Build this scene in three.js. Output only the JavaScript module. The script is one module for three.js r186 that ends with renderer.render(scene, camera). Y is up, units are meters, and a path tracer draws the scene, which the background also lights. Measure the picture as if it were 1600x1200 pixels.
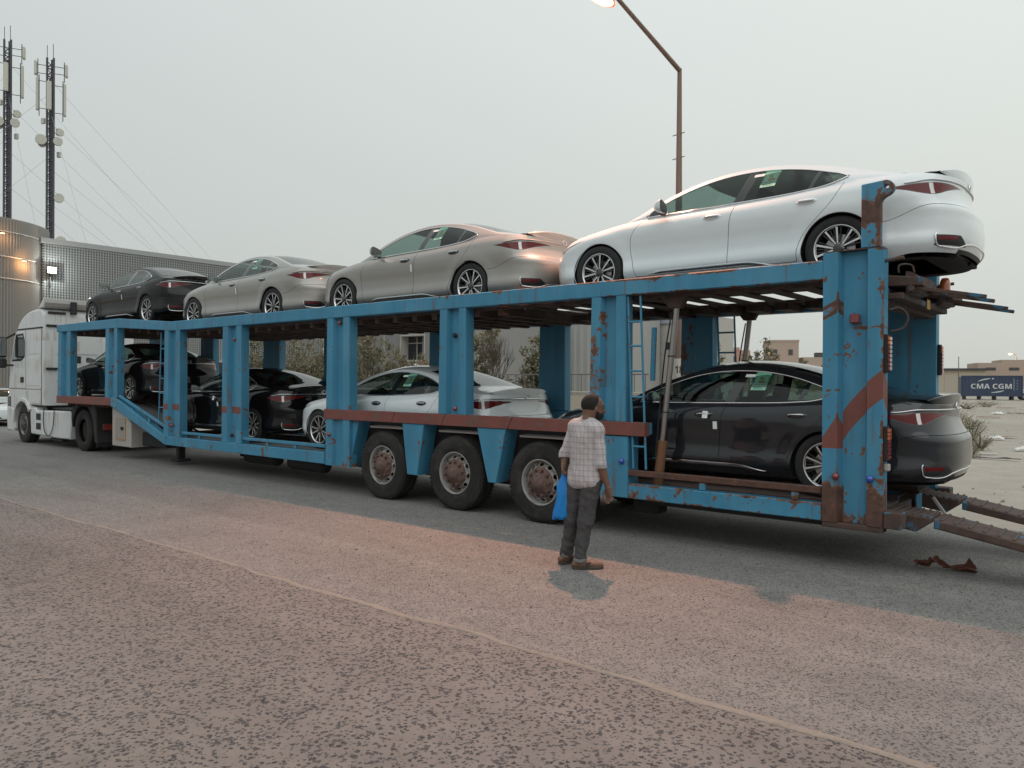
import * as THREE from 'three';
import { mergeGeometries, mergeVertices, toCreasedNormals } from 'three/addons/utils/BufferGeometryUtils.js';
import { FontLoader } from 'three/addons/loaders/FontLoader.js';
import { TextGeometry } from 'three/addons/geometries/TextGeometry.js';

// ---------------------------------------------------------------- camera, sky, sun, exposure
const scene = new THREE.Scene();
const camera = new THREE.PerspectiveCamera(53.05, 4 / 3, 0.1, 3000);
camera.position.set(0, 1.80, 7.729);
camera.lookAt(-63.69, 1.80 - 0.308, 7.729 - 77.096);
camera.rotateZ(0.0052);
const renderer = new THREE.WebGLRenderer({ antialias: true });
renderer.setSize(1024, 768);
renderer.toneMapping = THREE.LinearToneMapping;
renderer.toneMappingExposure = 1.0;
renderer.shadowMap.enabled = true;
const skyFbm = (x, y, z) => { let s = 0, q = 0.5; for (let i = 0; i < 4; i++) { s += q * (Math.sin(x * 1.7 + 1.3 * Math.sin(z * 1.1 + i)) * Math.sin(z * 1.9 + 1.1 * Math.sin(y * 1.3 + 2 * i)) + Math.sin(y * 1.6 + x * 0.7 + i)); x *= 1.9; y *= 1.8; z *= 1.95; q *= 0.5; } return s; };
{ // hazy, dusty evening sky: a little brighter overhead and towards the right of the view
  const w = 512, h = 256, d = new Float32Array(w * h * 4);
  for (let j = 0; j < h; j++) for (let i = 0; i < w; i++) {
    const ph = (i + 0.5) / w * 2 * Math.PI - Math.PI, th = ((j + 0.5) / h - 0.5) * Math.PI;
    const x = Math.cos(th) * Math.cos(ph), y = Math.sin(th), z = Math.cos(th) * Math.sin(ph);
    const e = Math.max(0, y), side = 0.5 + 0.5 * (x * 0.771 - z * 0.637);
    const up = 1 - Math.exp(-e * 2.6);
        const k = up, o = ((j * w) + i) * 4, cl = skyFbm(x * 2.2 + 3, y * 5 + 1, z * 2.2), L = ((0.435 + 0.225 * side) + up * (0.255 + 0.06 * side)) * (1 + 0.018 * cl);
    d[o] = L * (0.995 - 0.035 * k - 0.03 * (1 - side)); d[o + 1] = L * (1.015 + 0.012 * k); d[o + 2] = L * (0.93 + 0.06 * k + 0.06 * (1 - side)); d[o + 3] = 1;
  }
  const t = new THREE.DataTexture(d, w, h, THREE.RGBAFormat, THREE.FloatType);
  t.mapping = THREE.EquirectangularReflectionMapping; t.magFilter = THREE.LinearFilter; t.minFilter = THREE.LinearFilter; t.needsUpdate = true;
  scene.background = t; scene.environment = t;
}
const sun = new THREE.DirectionalLight(new THREE.Color().setRGB(1, 1, 0.985), 1.05);
sun.position.set(14, 60, 24); sun.target.position.set(-9, 0, 0); sun.castShadow = true; sun.shadow.radius = 150;
sun.shadow.mapSize.set(2048, 2048);
Object.assign(sun.shadow.camera, { left: -40, right: 40, top: 40, bottom: -40, near: 1, far: 200 });
scene.add(sun, sun.target);

// ---------------------------------------------------------------- helpers
function rng(s) { return () => { s |= 0; s = s + 0x6D2B79F5 | 0; let t = Math.imul(s ^ s >>> 15, 1 | s); t = t + Math.imul(t ^ t >>> 7, 61 | t) ^ t; return ((t ^ t >>> 14) >>> 0) / 4294967296; }; }
const clamp = (v, a = 0, b = 1) => v < a ? a : v > b ? b : v;
const lerp = (a, b, t) => a + (b - a) * t;
const sstep = (a, b, v) => { const t = clamp((v - a) / (b - a)); return t * t * (3 - 2 * t); };
const NT = (() => { const r = rng(77), a = new Float32Array(65536); for (let i = 0; i < 65536; i++) a[i] = r(); return a; })();
function vn(x, y) { // value noise
  const xi = Math.floor(x), yi = Math.floor(y), fx = x - xi, fy = y - yi, u = fx * fx * (3 - 2 * fx), v = fy * fy * (3 - 2 * fy);
  const a = (xi & 255), b = ((xi + 1) & 255), c = (yi & 255) << 8, d = ((yi + 1) & 255) << 8;
  return lerp(lerp(NT[a + c], NT[b + c], u), lerp(NT[a + d], NT[b + d], u), v);
}
function fbm(x, y, o = 4) { let s = 0, a = 0.5, t = 0; for (let i = 0; i < o; i++) { s += a * vn(x, y); t += a; x = x * 2.03 + 17.3; y = y * 2.03 + 9.1; a *= 0.5; } return s / t; }
function spl(pts) { // smooth interpolation through points
  const n = pts.length, m = [];
  for (let i = 0; i < n; i++) {
    if (i === 0) m.push((pts[1][1] - pts[0][1]) / (pts[1][0] - pts[0][0]));
    else if (i === n - 1) m.push((pts[n - 1][1] - pts[n - 2][1]) / (pts[n - 1][0] - pts[n - 2][0]));
    else {
      const d0 = (pts[i][1] - pts[i - 1][1]) / (pts[i][0] - pts[i - 1][0]), d1 = (pts[i + 1][1] - pts[i][1]) / (pts[i + 1][0] - pts[i][0]);
      const w0 = pts[i + 1][0] - pts[i][0], w1 = pts[i][0] - pts[i - 1][0];
      m.push((d0 * w0 + d1 * w1) / (w0 + w1));
    }
  }
  return x => {
    if (x <= pts[0][0]) return pts[0][1];
    if (x >= pts[n - 1][0]) return pts[n - 1][1];
    let i = 0; while (x > pts[i + 1][0]) i++;
    const h = pts[i + 1][0] - pts[i][0], t = (x - pts[i][0]) / h, t2 = t * t, t3 = t2 * t;
    return (2 * t3 - 3 * t2 + 1) * pts[i][1] + (t3 - 2 * t2 + t) * h * m[i] + (-2 * t3 + 3 * t2) * pts[i + 1][1] + (t3 - t2) * h * m[i + 1];
  };
}
const V = (x, y, z) => new THREE.Vector3(x, y, z);
const rgb = (r, g, b) => new THREE.Color().setRGB(r, g, b);
function mat(c, rough = 0.7, metal = 0, o = {}) {
  const phys = 'clearcoat' in o || 'transmission' in o || 'sheen' in o;
  return new (phys ? THREE.MeshPhysicalMaterial : THREE.MeshStandardMaterial)({ color: Array.isArray(c) ? rgb(...c) : c, roughness: rough, metalness: metal, side: THREE.DoubleSide, ...o });
}
const used = {};
function numbered(name) { const n = used[name] = (used[name] ?? -1) + 1; return n ? name + '_' + String(n).padStart(3, '0') : name; }
function thing(name, label, category, pos = [0, 0, 0], turn = 0, group) {
  const o = new THREE.Group(); o.name = numbered(name); o.position.set(...pos); o.rotation.y = turn;
  o.userData = { label, category }; if (group) o.userData.group = group; scene.add(o); return o;
}
function part(name, geo, m, parent, label) {
  const g = Array.isArray(geo) ? merge(geo) : geo;
  const o = new THREE.Mesh(g, m); o.name = name; o.castShadow = o.receiveShadow = true; if (label) o.userData.label = label; parent.add(o); return o;
}
function single(name, geo, m, label, category, pos = [0, 0, 0], turn = 0, group) {
  const o = part(numbered(name), geo, m, scene); o.position.set(...pos); o.rotation.y = turn; o.userData = { label, category }; if (group) o.userData.group = group; return o;
}
function struct(name, geo, m) { const o = part(numbered(name), geo, m, scene); o.userData = { kind: 'structure' }; return o; }
function bare(g) { const q = g.index ? g.toNonIndexed() : g; for (const k of Object.keys(q.attributes)) if (!['position', 'normal', 'uv'].includes(k)) q.deleteAttribute(k); if (!q.attributes.uv) q.setAttribute('uv', new THREE.BufferAttribute(new Float32Array(q.attributes.position.count * 2), 2)); return q; }
function merge(list) { return list.length === 1 ? list[0] : mergeGeometries(list.map(bare)); }
// uv in metres by the way each face points
function muv(g) {
  g = g.index ? g.toNonIndexed() : g; const p = g.attributes.position, n = g.attributes.normal, uv = new Float32Array(p.count * 2);
  for (let i = 0; i < p.count; i++) {
    const ax = Math.abs(n.getX(i)), ay = Math.abs(n.getY(i)), az = Math.abs(n.getZ(i)), x = p.getX(i), y = p.getY(i), z = p.getZ(i);
    if (az >= 0.35 && az >= ay) { uv[2 * i] = x; uv[2 * i + 1] = y; } else if (ax >= ay) { uv[2 * i] = x + z; uv[2 * i + 1] = y; } else { uv[2 * i] = x; uv[2 * i + 1] = y + z; }
  }
  g.setAttribute('uv', new THREE.BufferAttribute(uv, 2)); return g;
}
// box with chamfered edges between two corners
function cb(x0, x1, y0, y1, z0, z1, c = 0.008) {
  const cx = (x0 + x1) / 2, cy = (y0 + y1) / 2, cz = (z0 + z1) / 2, hx = Math.abs(x1 - x0) / 2, hy = Math.abs(y1 - y0) / 2, hz = Math.abs(z1 - z0) / 2;
  c = Math.min(c, hx * 0.45, hy * 0.45, hz * 0.45);
  const P = [], I = [], S = [-1, 1], v = {};
  const add = (a, sx, sy, sz) => { const k = a + sx + sy + sz; if (!(k in v)) { v[k] = P.length / 3; P.push(cx + sx * (hx - (a === 'x' ? 0 : c)), cy + sy * (hy - (a === 'y' ? 0 : c)), cz + sz * (hz - (a === 'z' ? 0 : c))); } return v[k]; };
  const tri = (a, b, d) => { // outward winding
    const ax = P[a * 3] - cx, ay = P[a * 3 + 1] - cy, az = P[a * 3 + 2] - cz, A = V(P[a * 3], P[a * 3 + 1], P[a * 3 + 2]), B = V(P[b * 3], P[b * 3 + 1], P[b * 3 + 2]), D = V(P[d * 3], P[d * 3 + 1], P[d * 3 + 2]);
    const n = B.sub(A).cross(D.sub(A)); if (n.x * ax + n.y * ay + n.z * az >= 0) I.push(a, b, d); else I.push(a, d, b);
  };
  const quad = (a, b, d, e) => { tri(a, b, d); tri(a, d, e); };
  for (const s of S) {
    quad(add('x', s, -1, -1), add('x', s, 1, -1), add('x', s, 1, 1), add('x', s, -1, 1));
    quad(add('y', -1, s, -1), add('y', 1, s, -1), add('y', 1, s, 1), add('y', -1, s, 1));
    quad(add('z', -1, -1, s), add('z', 1, -1, s), add('z', 1, 1, s), add('z', -1, 1, s));
    for (const t of S) {
      quad(add('x', s, t, -1), add('y', s, t, -1), add('y', s, t, 1), add('x', s, t, 1));
      quad(add('x', s, -1, t), add('z', s, -1, t), add('z', s, 1, t), add('x', s, 1, t));
      quad(add('y', -1, s, t), add('z', -1, s, t), add('z', 1, s, t), add('y', 1, s, t));
      for (const u of S) tri(add('x', s, t, u), add('y', s, t, u), add('z', s, t, u));
    }
  }
  const g = new THREE.BufferGeometry(); g.setAttribute('position', new THREE.Float32BufferAttribute(P, 3)); g.setIndex(I);
  const q = g.toNonIndexed(); q.computeVertexNormals(); return muv(q);
}
// a side-view outline (x, y) given depth along z, edges chamfered
function prism(poly, z0, z1, bevel = 0.008) {
  const s = new THREE.Shape(poly.map(p => new THREE.Vector2(p[0], p[1])));
  const d = Math.abs(z1 - z0), b = Math.min(bevel, d * 0.4);
  const g = new THREE.ExtrudeGeometry(s, { depth: d - 2 * b, bevelEnabled: b > 0, bevelThickness: b, bevelSize: b, bevelOffset: -b, bevelSegments: 1, curveSegments: 8 });
  g.translate(0, 0, Math.min(z0, z1) + b); return muv(g);
}
function bar(a, b, r, seg = 8, r2 = r) { // round bar between two points
  const A = V(...a), B = V(...b), L = A.distanceTo(B), g = new THREE.CylinderGeometry(r2, r, L, seg, 1);
  g.applyQuaternion(new THREE.Quaternion().setFromUnitVectors(V(0, 1, 0), B.clone().sub(A).normalize())); g.translate((A.x + B.x) / 2, (A.y + B.y) / 2, (A.z + B.z) / 2); return g;
}
function flat(a, b, w, h) { // rectangular bar between two points, w across, h up
  const A = V(...a), B = V(...b), L = A.distanceTo(B), d = B.clone().sub(A).normalize(), up = Math.abs(d.y) > 0.95 ? V(0, 0, 1) : V(0, 1, 0), sx = d.clone().cross(up).normalize(), u = sx.clone().cross(d);
  const g = cb(-L / 2, L / 2, -h / 2, h / 2, -w / 2, w / 2, 0.004); const m = new THREE.Matrix4().makeBasis(d, u, sx); m.setPosition(A.add(B).multiplyScalar(0.5)); g.applyMatrix4(m); return muv(g);
}
function tube(pts, r, seg = 6, n = 0, closed = false) { return new THREE.TubeGeometry(new THREE.CatmullRomCurve3(pts.map(p => p.isVector3 ? p : V(...p)), closed), n || pts.length * 3, r, seg, closed); }
function lathe(pts, seg = 32) { return new THREE.LatheGeometry(pts.map(p => new THREE.Vector2(p[0], p[1])), seg); } // about y
function move(g, x = 0, y = 0, z = 0) { g.translate(x, y, z); return g; }
function dataTex(w, h, f, srgb = true, rep = null) { // f(i, j, out) writes 0..255 rgb
  const d = new Uint8Array(w * h * 4), o = [0, 0, 0];
  for (let j = 0; j < h; j++) for (let i = 0; i < w; i++) { f(i, j, o); const k = (j * w + i) * 4; d[k] = clamp(o[0], 0, 255); d[k + 1] = clamp(o[1], 0, 255); d[k + 2] = clamp(o[2], 0, 255); d[k + 3] = 255; }
  return finish(new THREE.DataTexture(d, w, h), srgb, rep);
}
function finish(t, srgb, rep) { t.wrapS = t.wrapT = THREE.RepeatWrapping; t.magFilter = THREE.LinearFilter; t.minFilter = THREE.LinearMipmapLinearFilter; if (srgb) t.colorSpace = THREE.SRGBColorSpace; if (rep) t.repeat.set(...rep); t.needsUpdate = true; return t; }
const toS = v => 255 * (v <= 0.0031308 ? 12.92 * v : 1.055 * Math.pow(v, 1 / 2.4) - 0.055);
// surface cut in two along f = 0: mesh {p, n, i}
function clip(m, f) {
  const P = [], N = [], I = [], mapV = new Map(), mapE = new Map(), val = new Float64Array(m.p.length / 3);
  for (let i = 0; i < val.length; i++) val[i] = f(m.p[3 * i], m.p[3 * i + 1], m.p[3 * i + 2]);
  const cp = i => { if (!mapV.has(i)) { mapV.set(i, P.length / 3); for (let k = 0; k < 3; k++) { P.push(m.p[3 * i + k]); N.push(m.n[3 * i + k]); } } return mapV.get(i); };
  const ed = (a, b) => {
    const k = a < b ? a * 1e7 + b : b * 1e7 + a; if (!mapE.has(k)) {
      const t = val[a] / (val[a] - val[b]); mapE.set(k, P.length / 3);
      for (let q = 0; q < 3; q++) { P.push(lerp(m.p[3 * a + q], m.p[3 * b + q], t)); N.push(lerp(m.n[3 * a + q], m.n[3 * b + q], t)); }
    } return mapE.get(k);
  };
  for (let t = 0; t < m.i.length; t += 3) {
    const v = [m.i[t], m.i[t + 1], m.i[t + 2]], out = [];
    for (let e = 0; e < 3; e++) { const a = v[e], b = v[(e + 1) % 3]; if (val[a] > 0) out.push(cp(a)); if ((val[a] > 0) !== (val[b] > 0)) out.push(ed(a, b)); }
    for (let e = 1; e + 1 < out.length; e++) I.push(out[0], out[e], out[e + 1]);
  }
  return { p: P, n: N, i: I };
}
const neg = f => (x, y, z) => -f(x, y, z);
function cut(m, fs) { let inn = m; const out = []; for (const f of fs) { out.push(clip(inn, neg(f))); inn = clip(inn, f); } return [inn, join(out)]; }
function join(ms) { const P = [], N = [], I = []; for (const m of ms) { const o = P.length / 3; for (const v of m.p) P.push(v); for (const v of m.n) N.push(v); for (const v of m.i) I.push(v + o); } return { p: P, n: N, i: I }; }
function mirrorZ(m) { const r = { p: m.p.slice(), n: m.n.slice(), i: [] }; for (let i = 2; i < r.p.length; i += 3) { r.p[i] *= -1; r.n[i] *= -1; } for (let t = 0; t < m.i.length; t += 3) r.i.push(m.i[t], m.i[t + 2], m.i[t + 1]); return r; }
function gridMesh(nu, nv, f) { // f(u index, v index) -> [x,y,z]
  const P = [], I = []; for (let a = 0; a <= nu; a++) for (let b = 0; b <= nv; b++) P.push(...f(a, b));
  for (let a = 0; a < nu; a++) for (let b = 0; b < nv; b++) { const k = a * (nv + 1) + b; I.push(k, k + 1, k + nv + 2, k, k + nv + 2, k + nv + 1); }
  const g = new THREE.BufferGeometry(); g.setAttribute('position', new THREE.Float32BufferAttribute(P, 3)); g.setIndex(I); g.computeVertexNormals();
  return { p: P, n: Array.from(g.attributes.normal.array), i: I };
}
function geo(m) { const g = new THREE.BufferGeometry(); g.setAttribute('position', new THREE.Float32BufferAttribute(m.p, 3)); g.setAttribute('normal', new THREE.Float32BufferAttribute(m.n, 3)); g.setIndex(m.i); g.setAttribute('uv', new THREE.Float32BufferAttribute(new Float32Array(m.p.length / 3 * 2), 2)); return g; }
// ---------------------------------------------------------------- ground, road
const spread = (lo, hi, near, n) => { const a = []; for (let i = 0; i <= n; i++) { const t = i / n * 2 - 1; a.push(near + Math.sign(t) * Math.pow(Math.abs(t), 3.2) * (t < 0 ? near - lo : hi - near)); } return a; };
function sheet(xs, zs, yf, cf) {
  const P = [], U = [], C = [], I = []; for (const x of xs) for (const z of zs) { P.push(x, yf(x, z), z); U.push(x, -z); const c = cf(x, z); C.push(c[0], c[1], c[2]); }
  const n = zs.length; for (let a = 0; a < xs.length - 1; a++) for (let b = 0; b < n - 1; b++) { const k = a * n + b; I.push(k, k + 1, k + n + 1, k, k + n + 1, k + n); }
  const g = new THREE.BufferGeometry(); g.setAttribute('position', new THREE.Float32BufferAttribute(P, 3)); g.setAttribute('uv', new THREE.Float32BufferAttribute(U, 2)); g.setAttribute('color', new THREE.Float32BufferAttribute(C, 3)); g.setIndex(I); g.computeVertexNormals(); return g;
}
const lin = (a, b, n) => Array.from({ length: n + 1 }, (_, i) => lerp(a, b, i / n));
function chipTex(size, metres, n, r0, r1, base, chip, seed, grit) { // stone chips showing through trodden dust
  const r = rng(seed), cov = new Float32Array(size * size), tone = new Float32Array(size * size);
  for (let k = 0; k < n; k++) {
    const cx = r() * size, cy = r() * size, R = lerp(r0, r1, Math.pow(r(), 1.8)), a = r() * 6.28, el = 0.55 + 0.4 * r(), t = 0.5 + r() * 1.0, p1 = r() * 6.28, p2 = r() * 6.28, ca = Math.cos(a), sa = Math.sin(a), m = Math.ceil(R + 2), op = 0.75 + 0.25 * r();
    for (let dy = -m; dy <= m; dy++) for (let dx = -m; dx <= m; dx++) { const u = dx * ca + dy * sa, v = (-dx * sa + dy * ca) / el, d = Math.hypot(u, v), th = Math.atan2(v, u), e = R * (0.82 + 0.16 * Math.sin(3 * th + p1) + 0.12 * Math.sin(5 * th + p2)) - d; if (e > -0.7) { const q = ((Math.floor(cy + dy) % size + size) % size) * size + (Math.floor(cx + dx) % size + size) % size, c = clamp(e / 1.4 + 0.5) * op; if (c > cov[q]) { cov[q] = c; tone[q] = t; } } }
  }
  const t = dataTex(size, size, (i, j, o) => {
    const q = j * size + i, g = vn(i * 0.71, j * 0.71), g2 = NT[(i * 7 + j * 131) & 65535], fine = fbm(i / size * 48, j / size * 48, 2), k = 0.84 + 0.13 * g + grit * (g2 - 0.5) + 0.2 * (fine - 0.5), c = cov[q] * (0.72 + 0.45 * vn(i * 0.37 + 9, j * 0.37));
    for (let e = 0; e < 3; e++) o[e] = toS(lerp(base[e] * k, chip[e] * tone[q], clamp(c)));
  });
  t.repeat.set(1 / metres, 1 / metres); t.anisotropy = 8; return t;
}
const roadTone = (x, z) => { const n = fbm(x * 0.35 + 5, z * 0.8, 5), m = fbm(x * 0.06, z * 1.6 + 30, 4), tr = fbm(x * 0.03 + 9, z * 5.5, 3), stn = sstep(0.63, 0.70, fbm(x * 0.8 + 60, z * 1.3, 4)), k = 0.70 + 0.26 * n + 0.22 * m + 0.20 * tr - 0.10 * stn; return [k * 1.0, k * (0.985 + 0.03 * m), k * (0.97 + 0.05 * n)]; };
const coarse = chipTex(2048, 4.1, 40000, 0.9, 9.0, [0.186, 0.170, 0.158], [0.032, 0.034, 0.039], 11, 0.12);
const fine = chipTex(2048, 5.2, 84000, 1.7, 4.5, [0.198, 0.189, 0.180], [0.042, 0.045, 0.048], 12, 0.2);
const sandT = dataTex(1024, 1024, (i, j, o) => { const x = i / 1024 * 16, y = j / 1024 * 16, n = fbm(x * 1.0, y * 1.0, 5), g = NT[(i * 13 + j * 517) & 65535], f = vn(i * 0.3, j * 0.3), peb = vn(i * 0.16 + 90, j * 0.16) > 0.86 ? -0.09 : 0, k = 0.8 + 0.25 * n + 0.14 * (g - 0.5) + 0.14 * (f - 0.5) + peb; o[0] = toS(0.365 * k); o[1] = toS(0.325 * k); o[2] = toS(0.28 * k); }); sandT.repeat.set(1 / 7, 1 / 7);
const roadEdge = x => -3.5 + 0.35 * (fbm(x * 0.5, 3, 3) - 0.5);
{
  const near = (x, z) => { const d = -4.2 - z; return d < 0 ? -0.05 + 0.05 * sstep(-0.8, 0, d) : 0.10 * (fbm(x * 0.16, z * 0.16, 3) - 0.45) * sstep(0, 5, d) * sstep(160, 60, d) + 0.03 * (fbm(x * 1.1, z * 1.1, 2) - 0.5) * sstep(0, 2, d); };
  struct('ground', sheet(spread(-1800, 1800, -9, 200), spread(-1900, 400, -14, 240), near, (x, z) => { const k = 0.8 + 0.38 * fbm(x * 0.13 + 2, z * 0.13, 4); return [k, k * 0.995, k * 0.985]; }), new THREE.MeshStandardMaterial({ map: sandT, roughness: 0.95, vertexColors: true, side: THREE.DoubleSide }));
  const zs = lin(0, 1, 40), g1 = sheet(lin(-60, 20, 640).concat(), lin(-3.75, 3.69, 110), (x, z) => z < -3.6 ? -0.04 : z < -3.4 ? -0.006 : 0.0, roadTone), g2 = sheet(lin(-60, 20, 420), lin(3.69, 24, 150), () => 0.0, roadTone);
  struct('road', g1, new THREE.MeshStandardMaterial({ map: fine, roughness: 0.92, vertexColors: true, side: THREE.DoubleSide }));
  const g3 = [[-400, -60], [20, 120]].map(([p, q]) => sheet(lin(p, q, 60), lin(-3.75, 24, 20), (x, z) => z < -3.6 ? -0.04 : 0, roadTone)); for (const g of g3) struct('road', g, new THREE.MeshStandardMaterial({ map: fine, roughness: 0.92, vertexColors: true, side: THREE.DoubleSide }));
  struct('road', g2, new THREE.MeshStandardMaterial({ map: coarse, roughness: 0.92, vertexColors: true, side: THREE.DoubleSide, bumpMap: coarse, bumpScale: 0.004 }));
  // sand blown into the joint between the two road strips
  const sl = gridMesh(1400, 4, (a, b) => { const x = lerp(-60, 14, a / 1400), c = 3.70 + 0.10 * (fbm(x * 0.35, 1, 3) - 0.5) + 0.05 * (vn(x * 3, 2) - 0.5), w = 0.008 + 0.03 * Math.pow(fbm(x * 0.9, 8, 3), 2) + 0.014 * vn(x * 7, 5), t = b / 4 * 2 - 1; return [x, 0.0015 + 0.009 * (1 - t * t), c + t * w + 0.012 * (vn(x * 17, b * 3) - 0.5)]; });
  const sg = geo(sl); { const p = sg.attributes.position, u = sg.attributes.uv; for (let i = 0; i < p.count; i++) u.setXY(i, p.getX(i), p.getZ(i)); } const so = part('sand_line', sg, new THREE.MeshStandardMaterial({ map: sandT, roughness: 0.95, color: rgb(0.70, 0.69, 0.69), side: THREE.DoubleSide }), scene); so.userData = { kind: 'stuff', label: 'thin line of pale sand blown along the road joint', category: 'sand' };
  // sand drifted over the edge of the road, and grit lying on it
  const r = rng(5), gr = []; for (let k = 0; k < 900; k++) { const x = -14 + r() * 17, z = -3.2 + Math.pow(r(), 0.7) * 6.4, s = 0.004 + 0.010 * Math.pow(r(), 3); const g = new THREE.TetrahedronGeometry(s, 0); g.rotateX(r() * 6); g.rotateY(r() * 6); g.translate(x, s * 0.3, z); gr.push(g); }
  for (let k = 0; k < 2600; k++) { const x = -13 + r() * 15, z = 1.5 + r() * 5.2, s = 0.0025 + 0.009 * Math.pow(r(), 4); const g = new THREE.TetrahedronGeometry(s, 0); g.rotateX(r() * 6); g.rotateY(r() * 6); g.translate(x, s * 0.3, z); gr.push(g); }
  const go = part('road_grit', merge(gr), mat([0.13, 0.115, 0.10], 0.95), scene); go.userData = { kind: 'stuff', label: 'small stones and grit scattered on the dusty road', category: 'grit' };
}
// ---------------------------------------------------------------- street lamp behind the trailer, lit
const LAMP = [1.0, 0.42, 0.26];
{
  const t = thing('street_lamp', 'tall brown tapered street lamp with bent arm, numbered 181, standing behind the trailer', 'street lamp', [-6.08, 0, -4.0]);
  const pm = mat([0.20, 0.135, 0.105], 0.6);
  part('pole', (() => { const g = new THREE.CylinderGeometry(0.038, 0.095, 7.06, 8, 12); g.translate(0, 3.53, 0.0); return g; })(), pm, t); part('base_plate', cb(-0.18, 0.18, 0, 0.03, -0.18, 0.18), pm, t);
  part('arm', bar([0, 7.03, 0], [0, 7.52, 2.15], 0.04, 8, 0.03), pm, t);
  for (const y of [5.55, 5.95]) part('step_bolt', bar([-0.11, y, 0.02], [0.11, y + 0.02, 0.02], 0.008, 6), pm, t);
  const head = part('lamp_head', (() => { const g = new THREE.SphereGeometry(1, 20, 10, 0, Math.PI * 2, 0, Math.PI / 2); g.scale(0.13, 0.10, 0.33); g.translate(0, 7.42, 2.42); const b = new THREE.CylinderGeometry(0.12, 0.13, 0.12, 20, 1, true); b.scale(1, 1, 2.54); b.translate(0, 7.36, 2.42); return merge([g, b]); })(), mat([0.55, 0.16, 0.07], 0.5), t);
  part('lamp_glass', (() => { const g = new THREE.SphereGeometry(1, 20, 10); g.scale(0.115, 0.05, 0.29); g.translate(0, 7.31, 2.42); return g; })(), new THREE.MeshStandardMaterial({ color: 0x000000, emissive: rgb(1, 0.62, 0.32), emissiveIntensity: 9 }), head);
  const c = document.createElement('canvas'); c.width = 256; c.height = 128; const g2 = c.getContext('2d'); g2.fillStyle = '#cfc8bd'; g2.fillRect(0, 0, 256, 128); g2.fillStyle = '#1b1b1b'; g2.font = 'bold 62px sans-serif'; g2.textAlign = 'center'; g2.fillText('181', 64, 88); g2.fillText('181', 192, 88); const tx = new THREE.CanvasTexture(c); tx.colorSpace = THREE.SRGBColorSpace; tx.magFilter = THREE.LinearFilter;
  const band = new THREE.CylinderGeometry(0.0815, 0.0845, 0.36, 32, 1, true); band.rotateY(-0.45); band.translate(0, 2.02, 0); part('number_band', band, new THREE.MeshStandardMaterial({ map: tx, roughness: 0.7, side: THREE.DoubleSide }), t);
  const s = new THREE.SpotLight(rgb(...LAMP), 235, 60, 1.2, 1.0, 2); s.position.set(-6.08, 7.24, -1.58); s.target.position.set(-5.4, 0, 5.2); s.castShadow = true; s.shadow.radius = 3; s.shadow.mapSize.set(2048, 2048); scene.add(s, s.target);
}
// ---------------------------------------------------------------- foliage
const leafM = new THREE.MeshPhysicalMaterial({ color: 0xffffff, vertexColors: true, roughness: 0.9, side: THREE.DoubleSide, transmission: 0 });
const barkM = mat([0.11, 0.085, 0.065], 0.9);
function foliage(seed, h, w, n, cols, leaf, y0 = 0.15, form = 0, thin = 0.42) { // leaves in clumps round branches; returns [crown, branches]
  const r = rng(seed), P = [], C = [], B = [], tips = [];
  const nb = 7 + Math.floor(r() * 5); for (let b = 0; b < nb; b++) { const a = r() * 6.28, rr = w * 0.5 * Math.sqrt(r()) * (form ? 0.75 : 1), top = h * (0.62 + 0.38 * r()) * (1 - 0.25 * rr / w), x = Math.cos(a) * rr, z = Math.sin(a) * rr, mid = V(x * 0.45, top * 0.45, z * 0.45), end = V(x, top, z); B.push(bar([x * 0.1, 0, z * 0.1], [mid.x, mid.y, mid.z], 0.03 + 0.006 * h, 5, 0.02), bar([mid.x, mid.y, mid.z], [end.x, end.y, end.z], 0.02, 5, 0.006));
    for (let k = 0; k < 9; k++) { const t = 0.2 + 0.8 * r(), q = t < 0.5 ? V(0, 0, 0).lerp(mid, t * 2) : mid.clone().lerp(end, t * 2 - 1); q.x += (r() - 0.5) * w * 0.34; q.z += (r() - 0.5) * w * 0.34; q.y = Math.max(h * y0, q.y + (r() - 0.5) * 0.2 * h); tips.push([q, 0.10 + 0.16 * r() * w * 0.5, r()]); } }
  for (let k = 0; k < n; k++) { const [q, s, tone] = tips[Math.floor(r() * tips.length)], d = V(r() - 0.5, r() - 0.5, r() - 0.5).normalize().multiplyScalar(s * (0.3 + 1.3 * r())), c = q.clone().add(d), L = leaf * (0.6 + 0.8 * r()), u = V(r() - 0.5, r() * 0.9 - 0.2, r() - 0.5).normalize(), v = V(r() - 0.5, r() - 0.5, r() - 0.5).cross(u).normalize(); const A = c.clone().addScaledVector(u, L), D = c.clone().addScaledVector(u, -L), E = c.clone().addScaledVector(v, L * thin), F = c.clone().addScaledVector(v, -L * thin); const cc = cols[Math.floor(r() * cols.length)], kk = 0.75 + 0.5 * tone; for (const p of [A, E, D, A, D, F]) { P.push(p.x, p.y, p.z); C.push(cc[0] * kk, cc[1] * kk, cc[2] * kk); } }
  const g = new THREE.BufferGeometry(); g.setAttribute('position', new THREE.Float32BufferAttribute(P, 3)); g.setAttribute('color', new THREE.Float32BufferAttribute(C, 3)); g.computeVertexNormals(); return [g, merge(B)];
}
const GREENS = [[0.15, 0.145, 0.08], [0.18, 0.168, 0.10], [0.215, 0.18, 0.115], [0.12, 0.128, 0.066], [0.25, 0.205, 0.14]];
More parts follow.
